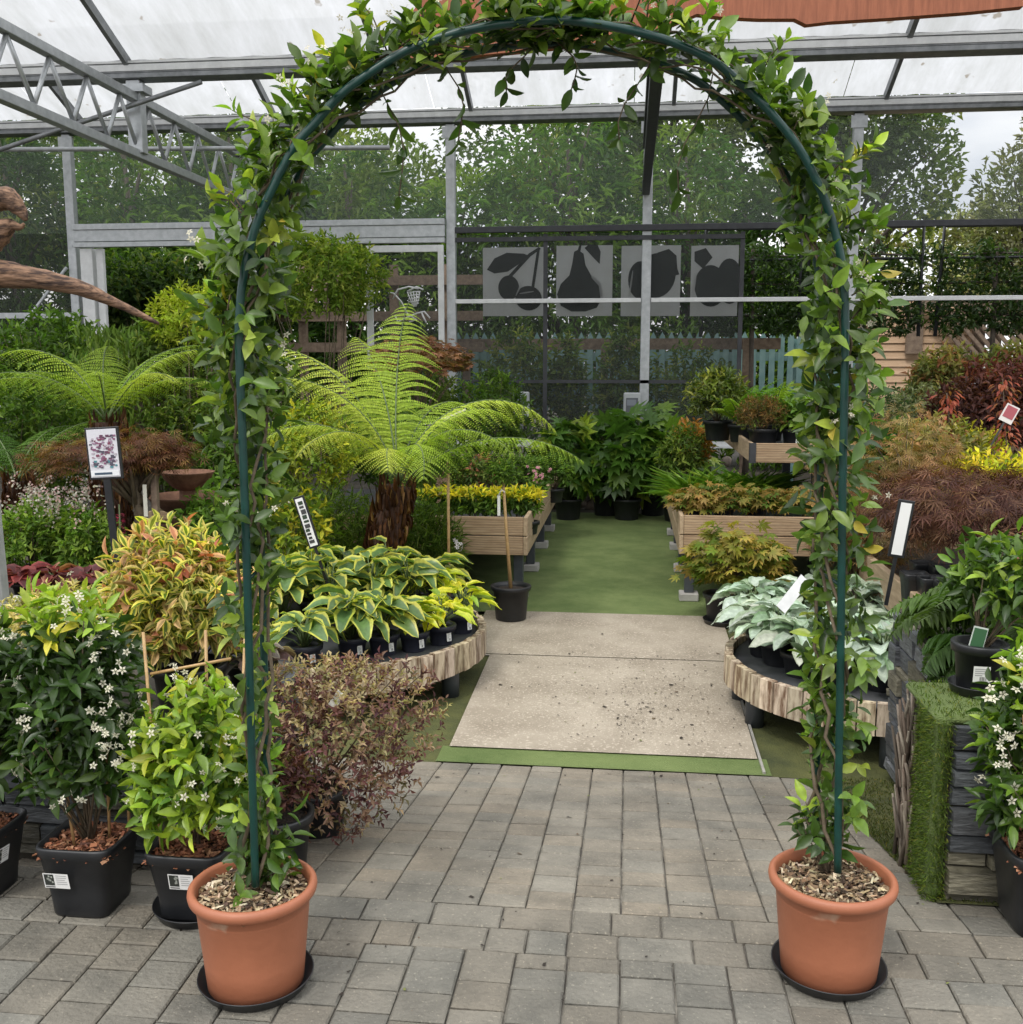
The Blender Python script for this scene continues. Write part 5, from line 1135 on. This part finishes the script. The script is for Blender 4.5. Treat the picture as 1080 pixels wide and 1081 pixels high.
for px, Y, l, pal in ((585, 9.6, 'dark leaved plant at the far right corner of the left bench', GRN), (548, 9.4, 'green leaved plant in the back row beside the corner plant', GRN), (505, 9.2, 'mixed green plant in the middle of the bench back row', [(3, (.05, .1, .03)), (1, (.25, .12, .12)), (2, (.1, .16, .05))]), (465, 9.2, 'pale green plant in the back row near the tree fern', [(3, (.08, .15, .04)), (2, (.14, .2, .06))])):
    q = at(px, 480, Y); shrub('bench_plant', l, (q.x, Y, LB), (0, 0, .30), (.26, .22, .18), 220, 5, .05, .4, pal, 'simple', 'potted plant', ('rd', .09, .13, None), LEAF)
q = at(645, 455, 9.7)
fl = LF(); root = thing('pink_flower', 'small pink flower cluster at the bench corner beside the fern tip', 'flowering plant', (-.80, 9.0, LB)); round_pot(root, .06, .1, BLACKP); n = 26; P = np.stack([R.normal(0, .04, n), R.normal(0, .04, n), .32 + R.normal(0, .04, n)], 1); flowers(fl, P, np.array([0, -1., .4]), .035, (.6, .2, .27), (.7, .4, .42), 1, .01); fl.build('blossoms', PETAL, root); lf = LF(); P, O = blob(60, (0, 0, .2), (.1, .1, .1)); twigs(lf, P, O, 4, .05, .4, GRN, 'simple'); lf.build('foliage', LEAF, root)
# feathery green asparagus-like ferns in front of / on the bench
for px, Y, py, s, l in ((445, 7.0, 560, .42, 'fine feathery green plant in front of the bench right of the fern trunk'), (350, 7.0, 560, .45, 'fine feathery green plant left of the brown fern trunk'), (300, 7.2, 560, .45, 'feathery green plant behind the leaning black sign')):
    q = gnd(px, Y); root = thing('feathery_plant', l, 'potted plant', q); round_pot(root, .1, .16, BLACKP); lf = LF(); P, O = blob(900, (0, 0, .48), (s * .8, s * .6, .38), .25, .3, -.8); n = len(P)
    for t in range(3): lf.add('blade', P, O + R.normal(size=O.shape) * .8, rnd(n), .085, .004, *pick([(3, (.05, .10, .02)), (2, (.08, .14, .03)), (1, (.03, .06, .015))], n))
    mb = MB(); stems(mb, (0, 0, .13), P, 24, .003); mb.build('stems', GSTEM, root); lf.build('foliage', LEAF, root)
# potted standard with cane at the path corner
root = thing('potted_standard', 'slim standard tree tied to a pale cane in a round black pot on the path', 'potted plant', (-.79, 6.86, gz(6.86) + .01)); round_pot(root, .128, .235, BLACKP, rim=.014)
b = MB(); b.tube([(0, 0, .2), (-.03, .0, .6), (-.055, .0, 1.0)], [.014, .011, .009], 8); b.build('trunk', CANE, root)
lf = LF(); P, O = blob(90, (-.06, 0, 1.02), (.10, .1, .09), .3); twigs(lf, P, O, 5, .04, .4, GRN, 'simple'); lf.build('foliage', LEAF, root)
b = MB(); b.box((-.09, -.022, .72), (-.07, -.018, .86), (.8, .8, .78)); b.tube([(-.08, -.02, .86), (-.06, -.02, .9), (-.04, -.02, .88)], .006, 5, (.8, .8, .78)); b.build('label', VCOL, root)
root = thing('flowering_standard', 'thin caned standard with small white and pink hanging flowers', 'flowering plant', (at(474, 600, 6.75).x, 6.75, gz(6.75))); round_pot(root, .1, .18, BLACKP)
b = MB(); b.tube([(0, 0, .15), (.0, 0, 1.1)], .010, 7); b.build('trunk', CANE, root); fl = LF(); flowers(fl, np.array([(.06, -.03, .52), (.055, -.03, .56), (.06, -.03, .47)]), np.array([0, -1., 0]), .04, (.72, .66, .66), (.8, .78, .78), 4, .018); flowers(fl, np.array([(-.03, 0, .98), (-.02, 0, 1.03), (-.04, 0, .94)]), np.array([0, -1., 0]), .045, (.42, .25, .2), (.5, .33, .28), 6, .03); fl.build('blossoms', PETAL, root)
lf = LF(); P, O = blob(60, (0, 0, 1.12), (.16, .14, .1)); twigs(lf, P, O, 4, .045, .4, GRN, 'simple'); lf.build('foliage', LEAF, root)

# ------------------------------------------------------------------ background fill plants, left
MIX = [(3, (.045, .09, .025)), (3, (.07, .13, .03)), (2, (.11, .17, .04))]
for px, py, Y, rx, rz, L, pal, l, nm in (
        (205, 338, 8.6, .42, .30, .05, [(4, (.17, .25, .03)), (3, (.24, .31, .05))], 'rounded lime green conifer above the tree fern at left', 'dwarf_conifer'),
        (270, 430, 8.2, .45, .55, .07, MIX, 'mid green shrub behind the left arch leg', 'leafy_shrub'),
        (245, 520, 7.6, .4, .45, .07, GRN, 'leafy shrub beside the rusty bowls', 'leafy_shrub'),
        (330, 470, 7.9, .38, .4, .06, [(3, (.10, .18, .03)), (3, (.17, .24, .03)), (2, (.3, .33, .04))], 'yellow green shrub below the tree fern fronds', 'leafy_shrub'),
        (170, 385, 8.8, .5, .45, .07, MIX, 'green shrub between the two bright tree ferns', 'leafy_shrub'),
        (60, 400, 9.2, .7, .6, .08, GRN, 'dark green shrub under the driftwood', 'leafy_shrub'),
        (340, 290, 11.6, .75, .55, .07, [(3, (.09, .17, .03)), (3, (.14, .22, .045)), (1, (.22, .29, .08))], 'bright leafy bush against the timber screen', 'leafy_shrub'),
        (150, 315, 13.7, 1.2, .62, .10, CON, 'dark green bush below the galvanised beam', 'leafy_shrub'),
        (225, 315, 13.9, 1.1, .66, .10, CON, 'dark feathery bush behind the left arch shoulder', 'leafy_shrub')):
    q = at(px, py, Y); g = gz(Y); shrub(nm, l, (q.x, Y, g), (0, 0, q.z - g), (rx, rx * .8, rz), int(480 * (rx / .45) ** 1.3), 5, L, .42, pal, 'simple', 'shrub', None, LEAF, nst=16, stemr=.008, zmin=-.9)
# bed filler plants behind the bright ferns (each in its own place)
for k, (px, py, Y, rx, rz, pal) in enumerate(((20, 450, 7.6, .5, .4, GRN), (70, 480, 8.0, .5, .45, MIX), (185, 470, 8.4, .45, .5, MIX), (235, 560, 6.2, .3, .3, GRN), (300, 560, 6.3, .3, .28, [(3, (.07, .13, .02)), (2, (.13, .2, .03)), (2, (.28, .3, .04))]), (410, 470, 8.6, .5, .4, GRN), (440, 430, 10.8, .6, .6, MIX), (520, 440, 11, .5, .5, GRN))):
    q = at(px, py, Y); g = gz(Y); shrub('leafy_shrub', ['dark shrub behind the astilbes at the frame edge', 'green shrub behind the astilbe clump', 'green shrub behind the weeping maple trunk', 'low shrub behind the variegated shrub', 'low yellow flecked shrub beside the hosta sign', 'shrub behind the tree fern trunk', 'shrub behind the upright fern frond', 'shrub below the control box behind the fern'][k], (q.x, Y, g), (0, 0, q.z - g), (rx, rx * .8, rz), int(420 * (rx / .45) ** 1.3), 5, .06, .42, pal, 'simple', 'shrub', None, LEAF, nst=14, zmin=-1)
q = at(112, 350, 8.2); root = thing('upright_conifer', 'upright spiky green plant in front of the white downpipe', 'shrub', (q.x, 8.2, gz(8.2))); lf = LF(); n = 700
P = np.stack([R.normal(0, .12, n), R.normal(0, .1, n), R.uniform(1.0, 1.95, n)], 1); lf.add('lance', P, np.array([0, 0, 1.]) + R.normal(size=(n, 3)) * .25, rnd(n), .11, .018, *pick([(3, (.06, .12, .03)), (2, (.1, .17, .05))], n)); b = MB()
for t in range(9): x, y = R.normal(0, .1, 2); b.tube([(0, 0, 0), (x, y, 1.2), (x * 1.2, y, 1.85)], [.012, .008, .004], 5)
b.build('stems', GSTEM, root); lf.build('foliage', LEAF, root)
# pinkish maple + pale leaning post behind fern
q = at(440, 385, 9.6); acer('pink_maple', 'pinkish red maple behind the upper fern frond', (q.x, 9.6, gz(9.6)), (0, 0, q.z - gz(9.6)), (.55, .4, .22), 420, .06, [(3, (.13, .07, .06)), (2, (.19, .12, .095)), (1, (.10, .09, .05))], 'palm', .02, weep=.3)
b = MB(); b.tube([at(375, 485, 8.9), at(455, 448, 8.9), at(478, 440, 8.9), at(492, 433, 8.9)], [.026, .024, .022, .018], 8); tag(b.build('pale_branch', mat('bleached_wood', (.55, .5, .43), (.68, .64, .57), rough=.8)), 'pale leaning branch propped behind the fern fronds', 'branch')

# ------------------------------------------------------------------ fatsias at the end of the carpet
FAT = [(3, (.028, .075, .018)), (4, (.045, .11, .025)), (2, (.08, .16, .03)), (1, (.16, .25, .04))]
def fatsia(label, loc, r, h, n, L=.19):
    root = thing('fatsia', label, 'potted plant', loc, 'glossy fatsias at the end of the carpet'); round_pot(root, .15, .22, BLACKP); lf = LF(); mb = MB()
    P, O = blob(n, (0, 0, h * .6), (r, r * .8, h * .42), .5, .3, -.9); D = O + np.array([0, 0, -.5]) + R.normal(size=O.shape) * .4; base, edge = pick(FAT, len(P))
    l = L * R.uniform(.6, 1.15, len(P)); lf.add('fatsia', P, D, O + np.array([0, -.2, .9]) + R.normal(size=O.shape) * .3, l, l, base, edge); stems(mb, (0, 0, .19), P, 40, .006); mb.build('stems', GSTEM, root); lf.build('foliage', LEAFG, root)
for px, Y, r, h, l in ((600, 10.9, .36, 1.05, 'glossy fatsia beside the left bench corner'), (662, 10.95, .42, 1.1, 'glossy fatsia in a black pot in the middle of the carpet end'), (640, 11.2, .3, 1.0, 'glossy fatsia in front of the rubble stones'), (715, 10.9, .36, 1.0, 'glossy fatsia beside the right bench'), (690, 11.25, .36, 1.1, 'tall glossy fatsia at the foot of the middle post')):
    fatsia(l, Vector((at(px, 500, Y).x, Y, gz(Y))), r, h, int(150 * r / .36))
# shrubs beyond the net
for px, py, Y, rx, rz, l in ((545, 400, 13.4, .5, .7, 'bushy shrub behind the net below the cherry banner'), (600, 420, 13.5, .3, .8, 'slim shrub behind the net below the pear banner'), (655, 410, 13.4, .4, .85, 'leafy shrub behind the net left of the middle post'), (730, 420, 13.4, .6, .7, 'low shrub behind the net right of the middle post')):
    q = at(px, py, Y); g = -.08; shrub('leafy_shrub', l, (q.x, Y, g), (0, 0, q.z - g), (rx, rx * .7, rz), 380, 5, .085, .42, [(3, (.05, .10, .03)), (3, (.09, .15, .045)), (1, (.15, .2, .06))], 'simple', 'shrub', None, LEAF, nst=14, zmin=-1)

# ------------------------------------------------------------------ right bench plants
RB = .275
BRZ = [(2, (.15, .12, .045), (.20, .13, .055)), (4, (.10, .13, .035), (.17, .14, .05)), (2, (.20, .18, .08), (.22, .16, .08)), (2, (.06, .11, .025))]
for k, (px, Y, l) in enumerate(((735, 7.75, 'bronze green maple at the front corner of the right bench'), (768, 7.8, 'bronze green maple second from the bench corner'), (805, 7.85, 'bronze green maple third from the bench corner'), (845, 7.8, 'bronze maple on the bench behind the arch leg'))):
    q = at(px, 540, Y); acer('young_maple', l, (q.x, Y, RB), (0, 0, .25), (.17, .17, .09), 100, .065, BRZ, 'palm', .007, (.075, .12), 'bronze maples on the right bench', weep=.5)
for px, Y, l in ((730, 8.7, 'grassy strap leaved plant behind the bronze maples'), (765, 8.6, 'grassy strap leaved plant under the upper shelf'), (798, 8.8, 'grassy strap leaved plant in the shadow of the shelf')):
    q = at(px, 500, Y); root = thing('strap_plant', l, 'potted plant', (q.x, Y, RB), 'strap leaved plants on the right bench'); round_pot(root, .09, .13, BLACKP); lf = LF(); n = 190; a = R.uniform(0, 6.28, n); P = np.stack([R.normal(0, .05, n), R.normal(0, .05, n), np.full(n, .1)], 1)
    lf.add('blade', P, np.stack([np.cos(a), np.sin(a), R.uniform(.8, 2.4, n)], 1), np.stack([-np.cos(a), -np.sin(a), np.ones(n)], 1), R.uniform(.25, .45, n), .02, *pick([(3, (.05, .13, .02)), (3, (.09, .19, .03)), (1, (.15, .25, .05))], n)); lf.build('foliage', LEAFG, root)
for px, py, Y, l, pal in ((728, 470, 9.7, 'orange tinted nandina at the far end of the right bench', [(3, (.25, .13, .05)), (2, (.12, .15, .04)), (2, (.3, .2, .08))]), (716, 480, 9.5, 'pale green shrub at the far corner of the right bench', MIX)):
    q = at(px, py, Y); shrub('bench_plant', l, (q.x, Y, RB), (0, 0, q.z - RB), (.22, .2, .24), 220, 5, .06, .35, pal, 'simple', 'potted plant', ('rd', .09, .13, None), LEAF)
UB = .89
PIE = [(3, (.05, .09, .02)), (3, (.09, .14, .03)), (2, (.18, .22, .06)), (1, (.03, .05, .015))]
q = at(750, 415, 9.2); shrub('pieris', 'rounded dark and lime pieris at the corner of the upper shelf', (q.x + .07, 9.2, UB), (0, 0, q.z - UB), (.32, .28, .27), 330, 6, .06, .32, PIE, 'simple', 'shrub', ('rd', .12, .17, None), LEAFG)
for px, Y, n, L, l in ((782, 9.0, 20, .55, 'bright shuttlecock fern on the upper shelf beside the pieris'), (815, 9.2, 18, .5, 'bright fern on the upper shelf behind the brown heather'), (845, 9.0, 18, .5, 'bright fern on the upper shelf nearest the arch leg')):
    q = at(px, 440, Y); fern(l, (q.x, Y, UB), n, L, [(3, (.08, .18, .025)), (3, (.13, .24, .035))], (.1, .15), .09, 5, 20, 'ferns on the upper shelf', (50, 80), (40, 80))
q = at(806, 450, 8.25); shrub('heather', 'brown tinted bushy heather in a black pot at the shelf front', (q.x, 8.28, UB), (0, 0, .28), (.22, .2, .15), 420, 6, .035, .22, [(3, (.09, .07, .035)), (3, (.06, .08, .03)), (2, (.14, .09, .05))], 'simple', 'potted plant', ('rd', .115, .16, None), LEAF)
q = at(842, 450, 8.25); rr = shrub('bench_plant', 'broad leaved green plant in a black labelled pot on the shelf front', (q.x, 8.28, UB), (0, 0, .26), (.16, .16, .13), 90, 5, .08, .5, GRN, 'ovate', 'potted plant', ('rd', .115, .16, None), LEAFG); pot_label(rr, (.0, -.116, .07), (0, -1, -.1), .05, .03, 1)
# potted green maple at the foot of the right bench
saucer('plant_saucer', 'black saucer under the green maple beside the right bench', .135, (.655, 6.9, gz(6.9) + .011))
rr = acer('green_maple', 'layered green maple in a round black pot at the foot of the right bench', (.655, 6.9, gz(6.9) + .018), (.09, 0, .41), (.31, .25, .20), 170, .078, [(3, (.10, .15, .03), (.16, .15, .05)), (3, (.15, .18, .04), (.24, .18, .07)), (2, (.07, .12, .02))], 'palm', .014, (.128, .20), weep=.4, zmin=-.7)
pot_label(rr, (.01, -.125, .12), (0, -1, -.1), .04, .025, 1)
b = MB(); b.box((.0, -.02, .52), (.06, -.016, .6), (.3, .45, .3)); b.box((.005, -.0225, .535), (.03, -.0205, .58), (.7, .75, .7)); b.build('label', VCOL, rr)

# ------------------------------------------------------------------ right side behind the pier
tro = thing('timber_trough', 'pale timber sided trough running back on the right', 'trough', (1.9, 6.2, -.2)); o = Vector(tro.location)
b = MB(); b.box((1.42, 4.75, .22), (1.46, 7.2, .42), bev=.004); b.build('side_board', WOODY, tro, off=o); b = MB(); b.box((1.42, 4.7, .05), (3.4, 4.745, .42), bev=.004); b.build('front_board', WOOD, tro, off=o)
b = MB(); b.box((1.462, 4.75, -.2), (3.4, 7.2, .3)); b.build('soil', SOIL, tro, off=o)
k = 0
for px, py, Y in ((966, 596, 5.3), (984, 602, 5.2), (1002, 606, 5.1), (975, 584, 5.6), (996, 592, 5.5), (1018, 598, 5.3)):
    q = at(px, py, Y); root = thing('empty_pot', 'empty black square nursery pot among the pots behind the silver plants', 'plant pot', (q.x, Y, .305), 'black nursery pots in the timber trough'); square_pot(root, .13, .2, soil=False)
def rshrub(nm, px, py, Y, rx, rz, L, pal, l, n=420, tm='simple', W=.4, base=None, cat='shrub'):
    q = at(px, py, Y); g = gz(Y) if base is None else base; return shrub(nm, l, (q.x, Y, g), (0, 0, q.z - g), (rx, rx * .8, rz), n, 5, L, W, pal, tm, cat, None, LEAF, nst=14, zmin=-.9)
DKP = [(4, (.035, .015, .018)), (3, (.060, .027, .028)), (2, (.09, .05, .045)), (1, (.13, .085, .07))]
q = at(1035, 545, 5.5); acer('purple_maple', 'mounded purple lace leaf maple in the right bed', (q.x, 5.5, .3), (.05, 0, .50), (.48, .42, .26), 900, .075, DKP, 'dissect', .02, weep=.9, zmin=-.5)
q = at(955, 510, 6.6); acer('pinkish_maple', 'pinkish cream feathery maple left of the purple mound', (q.x, 6.6, .2), (0, 0, .60), (.42, .36, .36), 800, .055, [(3, (.17, .14, .08)), (3, (.22, .15, .11)), (2, (.10, .09, .045)), (2, (.14, .08, .06))], 'dissect', .016, weep=.6, zmin=-.6)
q = at(905, 540, 6.4); acer('brown_maple', 'dusky brown feathery maple behind the right arch leg', (q.x, 6.4, gz(6.4)), (0, 0, .72), (.4, .34, .34), 700, .055, [(3, (.09, .055, .035)), (2, (.13, .085, .05)), (2, (.06, .06, .03))], 'dissect', .016, weep=.6, zmin=-.6)
rshrub('yellow_shrub', 1062, 500, 6.6, .38, .14, .05, YEL, 'bright yellow leaved shrub above the purple mound', 260)
rshrub('yellow_shrub', 1015, 470, 7.4, .25, .12, .05, [(3, (.25, .28, .04)), (2, (.36, .36, .05)), (2, (.1, .15, .03))], 'small yellow green shrub below the red leaved shoots', 150)
rshrub('pink_tipped_shrub', 985, 480, 7.2, .34, .25, .055, [(3, (.12, .14, .06)), (2, (.25, .17, .12)), (2, (.2, .22, .12)), (1, (.06, .08, .03))], 'pale pink tipped shrub between arch and yellow leaves', 330)
rshrub('conifer_shrub', 940, 450, 9.2, .48, .40, .05, [(3, (.025, .06, .035)), (3, (.04, .085, .05)), (1, (.07, .11, .07))], 'blue green bushy conifer below the shed', 620, W=.25)
rshrub('grey_shrub', 968, 450, 8.6, .35, .35, .04, [(3, (.10, .13, .11)), (2, (.15, .18, .15)), (1, (.05, .07, .05))], 'soft grey leaved shrub in front of the blue green conifer', 380)
rshrub('leafy_shrub', 935, 480, 7.8, .3, .25, .07, [(3, (.03, .09, .02)), (2, (.05, .13, .03))], 'dark green broad leaved shrub beside the arch leg at right', 180, 'ovate', .5)
rshrub('photinia', 992, 412, 10.6, .34, .42, .075, [(3, (.10, .13, .06)), (3, (.15, .17, .08)), (2, (.22, .19, .10)), (1, (.2, .1, .08))], 'mottled green and pink photinia in front of the shed', 520)
rshrub('photinia', 1072, 405, 10.4, .42, .45, .075, [(3, (.09, .12, .05)), (3, (.13, .16, .07)), (2, (.2, .2, .10)), (1, (.14, .07, .05))], 'mottled green photinia in front of the slatted fence', 560)
rshrub('red_maple', 1070, 430, 8.2, .5, .42, .06, [(4, (.045, .015, .02)), (3, (.07, .024, .027)), (1, (.11, .04, .04))], 'dark red leaved maple at the right frame edge', 560)
rshrub('dark_maple', 1025, 440, 8.0, .32, .3, .055, [(4, (.035, .016, .022)), (3, (.055, .025, .03))], 'blackish purple maple beside the red shoots', 380)
RED = [(3, (.17, .045, .045)), (3, (.22, .08, .075)), (1, (.14, .07, .04))]
for px, py0, py1, Y, l in ((1003, 415, 460, 7.3, 'single upright shoot of coral red leaves'), (1062, 400, 470, 7.2, 'taller red leaved shoots beside the picture tag')):
    q0 = at(px, py1, Y); q1 = at(px - 4, py0, Y); root = thing('red_shoot', l, 'shrub', (q0.x, Y, .2)); o = Vector(root.location); b = MB(); b.tube([(q0.x, Y, .2), q0, q1], [.008, .005, .003], 5); b.build('stems', STEM, root, off=o); lf = LF()
    z = np.arange(0, 1.001, .11); T = np.array([tuple(q0.lerp(q1, u)) for u in z]); rep = np.repeat(T, 9, 0) + R.normal(size=(len(T) * 9, 3)) * np.array([.035, .025, .02]); dd = rep - np.repeat(T, 9, 0); dd[:, 2] = -.03
    lf.add('ovate', rep, dd, np.array([0, -.3, 1.]), .05, .02, *pick(RED, len(rep))); lf.build('foliage', LEAF, root, off=o)
p = at(1065, 437, 7.15); b = MB(); M = Matrix.Translation(p) @ Matrix.Rotation(.45, 4, 'Y'); b.box((-.045, -.002, -.06), (.045, .002, .06), (.75, .72, .7), M=M); b.box((-.035, -.0045, -.03), (.035, -.0025, .05), (.4, .1, .12), M=M); b.box((-.006, .0025, -.5), (.006, .0065, .0), (.05, .05, .05), M=M); tag(b.build('picture_tag', VCOL), 'tilted picture tag with a red flower among the red shoots', 'plant tag')
q = at(1035, 420, 8.4); b = MB(); b.box((q.x - .08, 8.4, q.z), (q.x + .08, 8.405, q.z + .12), (.6, .62, .66))
for k in range(30): x, z = random.uniform(-.07, .05), random.uniform(.01, .09); b.box((q.x + x, 8.396 - k * .00002, q.z + z), (q.x + x + .02, 8.399, q.z + z + .02), random.choice([(.1, .1, .12), (.3, .32, .4), (.2, .12, .16)]))
b.box((q.x - .008, 8.406, q.z - .9), (q.x + .008, 8.412, q.z + .02), (.03, .03, .03)); tag(b.build('picture_sign', VCOL), 'small pale picture sign beside the thin dark pole', 'sign')
# pier-top plants
FG = [(3, (.05, .10, .035)), (3, (.08, .14, .05)), (2, (.035, .07, .025))]
rr = fern('soft grey green fern spilling over the pier towards the silver leaves', Vector((1.36, 3.80, .50)), 26, .42, FG, (.09, .13), .15, 9, 20, None, (20, 65), (60, 110))
fern('arching fern behind the labelled pot on the pier', Vector((1.66, 4.15, .50)), 22, .52, FG, (.1, .15), .17, 9, 20, None, (35, 75), (60, 110))
fern('dark fern drooping down beside the bark bundle', Vector((1.24, 3.56, .50)), 18, .30, [(3, (.03, .07, .025)), (2, (.05, .10, .03))], (.08, .11), .13, 8, 18, None, (5, 45), (70, 120))
saucer('plant_saucer', 'black saucer under the labelled pot on the slate pier', .085, (1.095, 3.24, .535))
rr = shrub('potted_shrub', 'leafy shrub in a labelled black pot on top of the slate pier', (1.095, 3.24, .542), (.09, .04, .33), (.17, .15, .18), 120, 5, .06, .36, JAS, 'ovate', 'potted plant', ('rd', .073, .155, None), LEAFG, flow=(6, .026, *WF, 3, .02))
pot_label(rr, (-.012, -.070, .07), (-.1, -1, -.12), .048, .052, 1)
b = MB(); M = Matrix.Translation((-.03, -.05, .14)) @ Matrix.Rotation(.2, 4, 'Y'); b.box((-.022, -.001, 0), (.022, .001, .075), (.55, .6, .55), M=M); b.box((-.019, -.0035, .004), (.019, -.0015, .07), (.04, .12, .05), M=M); b.build('plant_tag', VCOL, rr)
j = shrub('star_jasmine', 'tall star jasmine in a square black pot at the right frame edge', (1.175, 2.83, 0), (-.045, .0, .50), (.15, .15, .30), 220, 5, .06, .36, JAS, 'ovate', 'potted plant', ('sq', .26, .24, None), LEAFG, 'star jasmines in black pots', flow=(26, .03, *WF, 4, .022), new=.1)
canes(j, [((-.075, -.05, .2), (-.11, -.05, .62)), ((.05, .02, .2), (.06, .03, .9))])
fl = LF(); P = np.array([(-.16, -.11, .50), (-.17, -.1, .58), (-.09, -.15, .64), (-.11, -.15, .58), (-.07, -.15, .45), (-.12, -.14, .70)]); flowers(fl, P, np.array([0, -1., .2]), .024, *WF, 5, .02); fl.build('blossoms', PETAL, j)
q = at(1045, 620, 3.9); fl = LF(); root = thing('pink_flower', 'two small pink blooms above the ferns on the pier', 'flowering plant', (q.x, 3.75, .525)); b = MB(); b.tube([(0, 0, 0), (-.01, 0, .3)], .003, 5); b.tube([(0, 0, .0), (.04, 0, .34)], .003, 5); b.build('stems', GSTEM, root); flowers(fl, np.array([(-.01, 0, .31), (.04, 0, .35)]), np.array([0, -1., .3]), .03, (.6, .12, .18), (.65, .2, .25), 4, .012); fl.build('blossoms', PETAL, root)

# ------------------------------------------------------------------ sky, sun, camera
w = bpy.data.worlds.new('World'); sc.world = w; w.use_nodes = True; nt = w.node_tree; N = nt.nodes; N.clear()
SUN_EL, SUN_AZ = math.radians(56), math.radians(205)
sky = N.new('ShaderNodeTexSky'); sky.sky_type = 'NISHITA'; sky.sun_disc = False; sky.sun_elevation = SUN_EL; sky.sun_rotation = SUN_AZ; sky.dust_density = 3; sky.air_density = 1.2
tc = N.new('ShaderNodeTexCoord'); mp = N.new('ShaderNodeMapping'); mp.inputs['Scale'].default_value = (1, 1, 2.6); nt.links.new(tc.outputs['Generated'], mp.inputs[0])
nz = N.new('ShaderNodeTexNoise'); nz.inputs['Scale'].default_value = 3.2; nz.inputs['Detail'].default_value = 7; nt.links.new(mp.outputs[0], nz.inputs['Vector'])
cr = N.new('ShaderNodeValToRGB'); cr.color_ramp.elements[0].position = .35; cr.color_ramp.elements[1].position = .62; cr.color_ramp.elements[0].color = (6.6, 6.9, 7.6, 1); cr.color_ramp.elements[1].color = (12.0, 11.8, 11.5, 1)
nt.links.new(nz.outputs['Fac'], cr.inputs[0])
sx = N.new('ShaderNodeSeparateXYZ'); nt.links.new(tc.outputs['Generated'], sx.inputs[0])
mr = N.new('ShaderNodeMapRange'); mr.inputs[1].default_value = .12; mr.inputs[2].default_value = .75; mr.inputs[3].default_value = 1.05; mr.inputs[4].default_value = 2.0; nt.links.new(sx.outputs['Z'], mr.inputs[0])
vs_ = N.new('ShaderNodeVectorMath'); vs_.operation = 'SCALE'; nt.links.new(cr.outputs[0], vs_.inputs[0]); nt.links.new(mr.outputs[0], vs_.inputs['Scale'])
mx = N.new('ShaderNodeMix'); mx.data_type = 'RGBA'; mx.inputs[0].default_value = .8; nt.links.new(sky.outputs[0], mx.inputs[6]); nt.links.new(vs_.outputs[0], mx.inputs[7])
bg = N.new('ShaderNodeBackground'); bg.inputs['Strength'].default_value = .14; nt.links.new(mx.outputs[2], bg.inputs[0])
ow = N.new('ShaderNodeOutputWorld'); nt.links.new(bg.outputs[0], ow.inputs[0])
sl = bpy.data.lights.new('sun', 'SUN'); sl.energy = 1.5; sl.angle = math.radians(12); sl.color = (1, .96, .9); so = bpy.data.objects.new('sun', sl); col.objects.link(so)
sd = Vector((math.sin(SUN_AZ) * math.cos(SUN_EL), math.cos(SUN_AZ) * math.cos(SUN_EL), math.sin(SUN_EL))); so.rotation_euler = sd.to_track_quat('Z', 'Y').to_euler()
cam = bpy.data.cameras.new('camera'); cam.sensor_width = 36; cam.lens = 36 * FPX / 1080; cam.clip_end = 1000; cam.clip_start = .05; co = bpy.data.objects.new('camera', cam); col.objects.link(co)
co.location = (0, 0, H); co.rotation_euler = (PI / 2 - PITCH, 0, YAW); sc.camera = co
sc.view_settings.view_transform = 'Standard'; sc.view_settings.look = 'None'; sc.view_settings.exposure = 0
sc.cycles.max_bounces = 8; sc.cycles.transparent_max_bounces = 16; sc.cycles.use_denoising = True
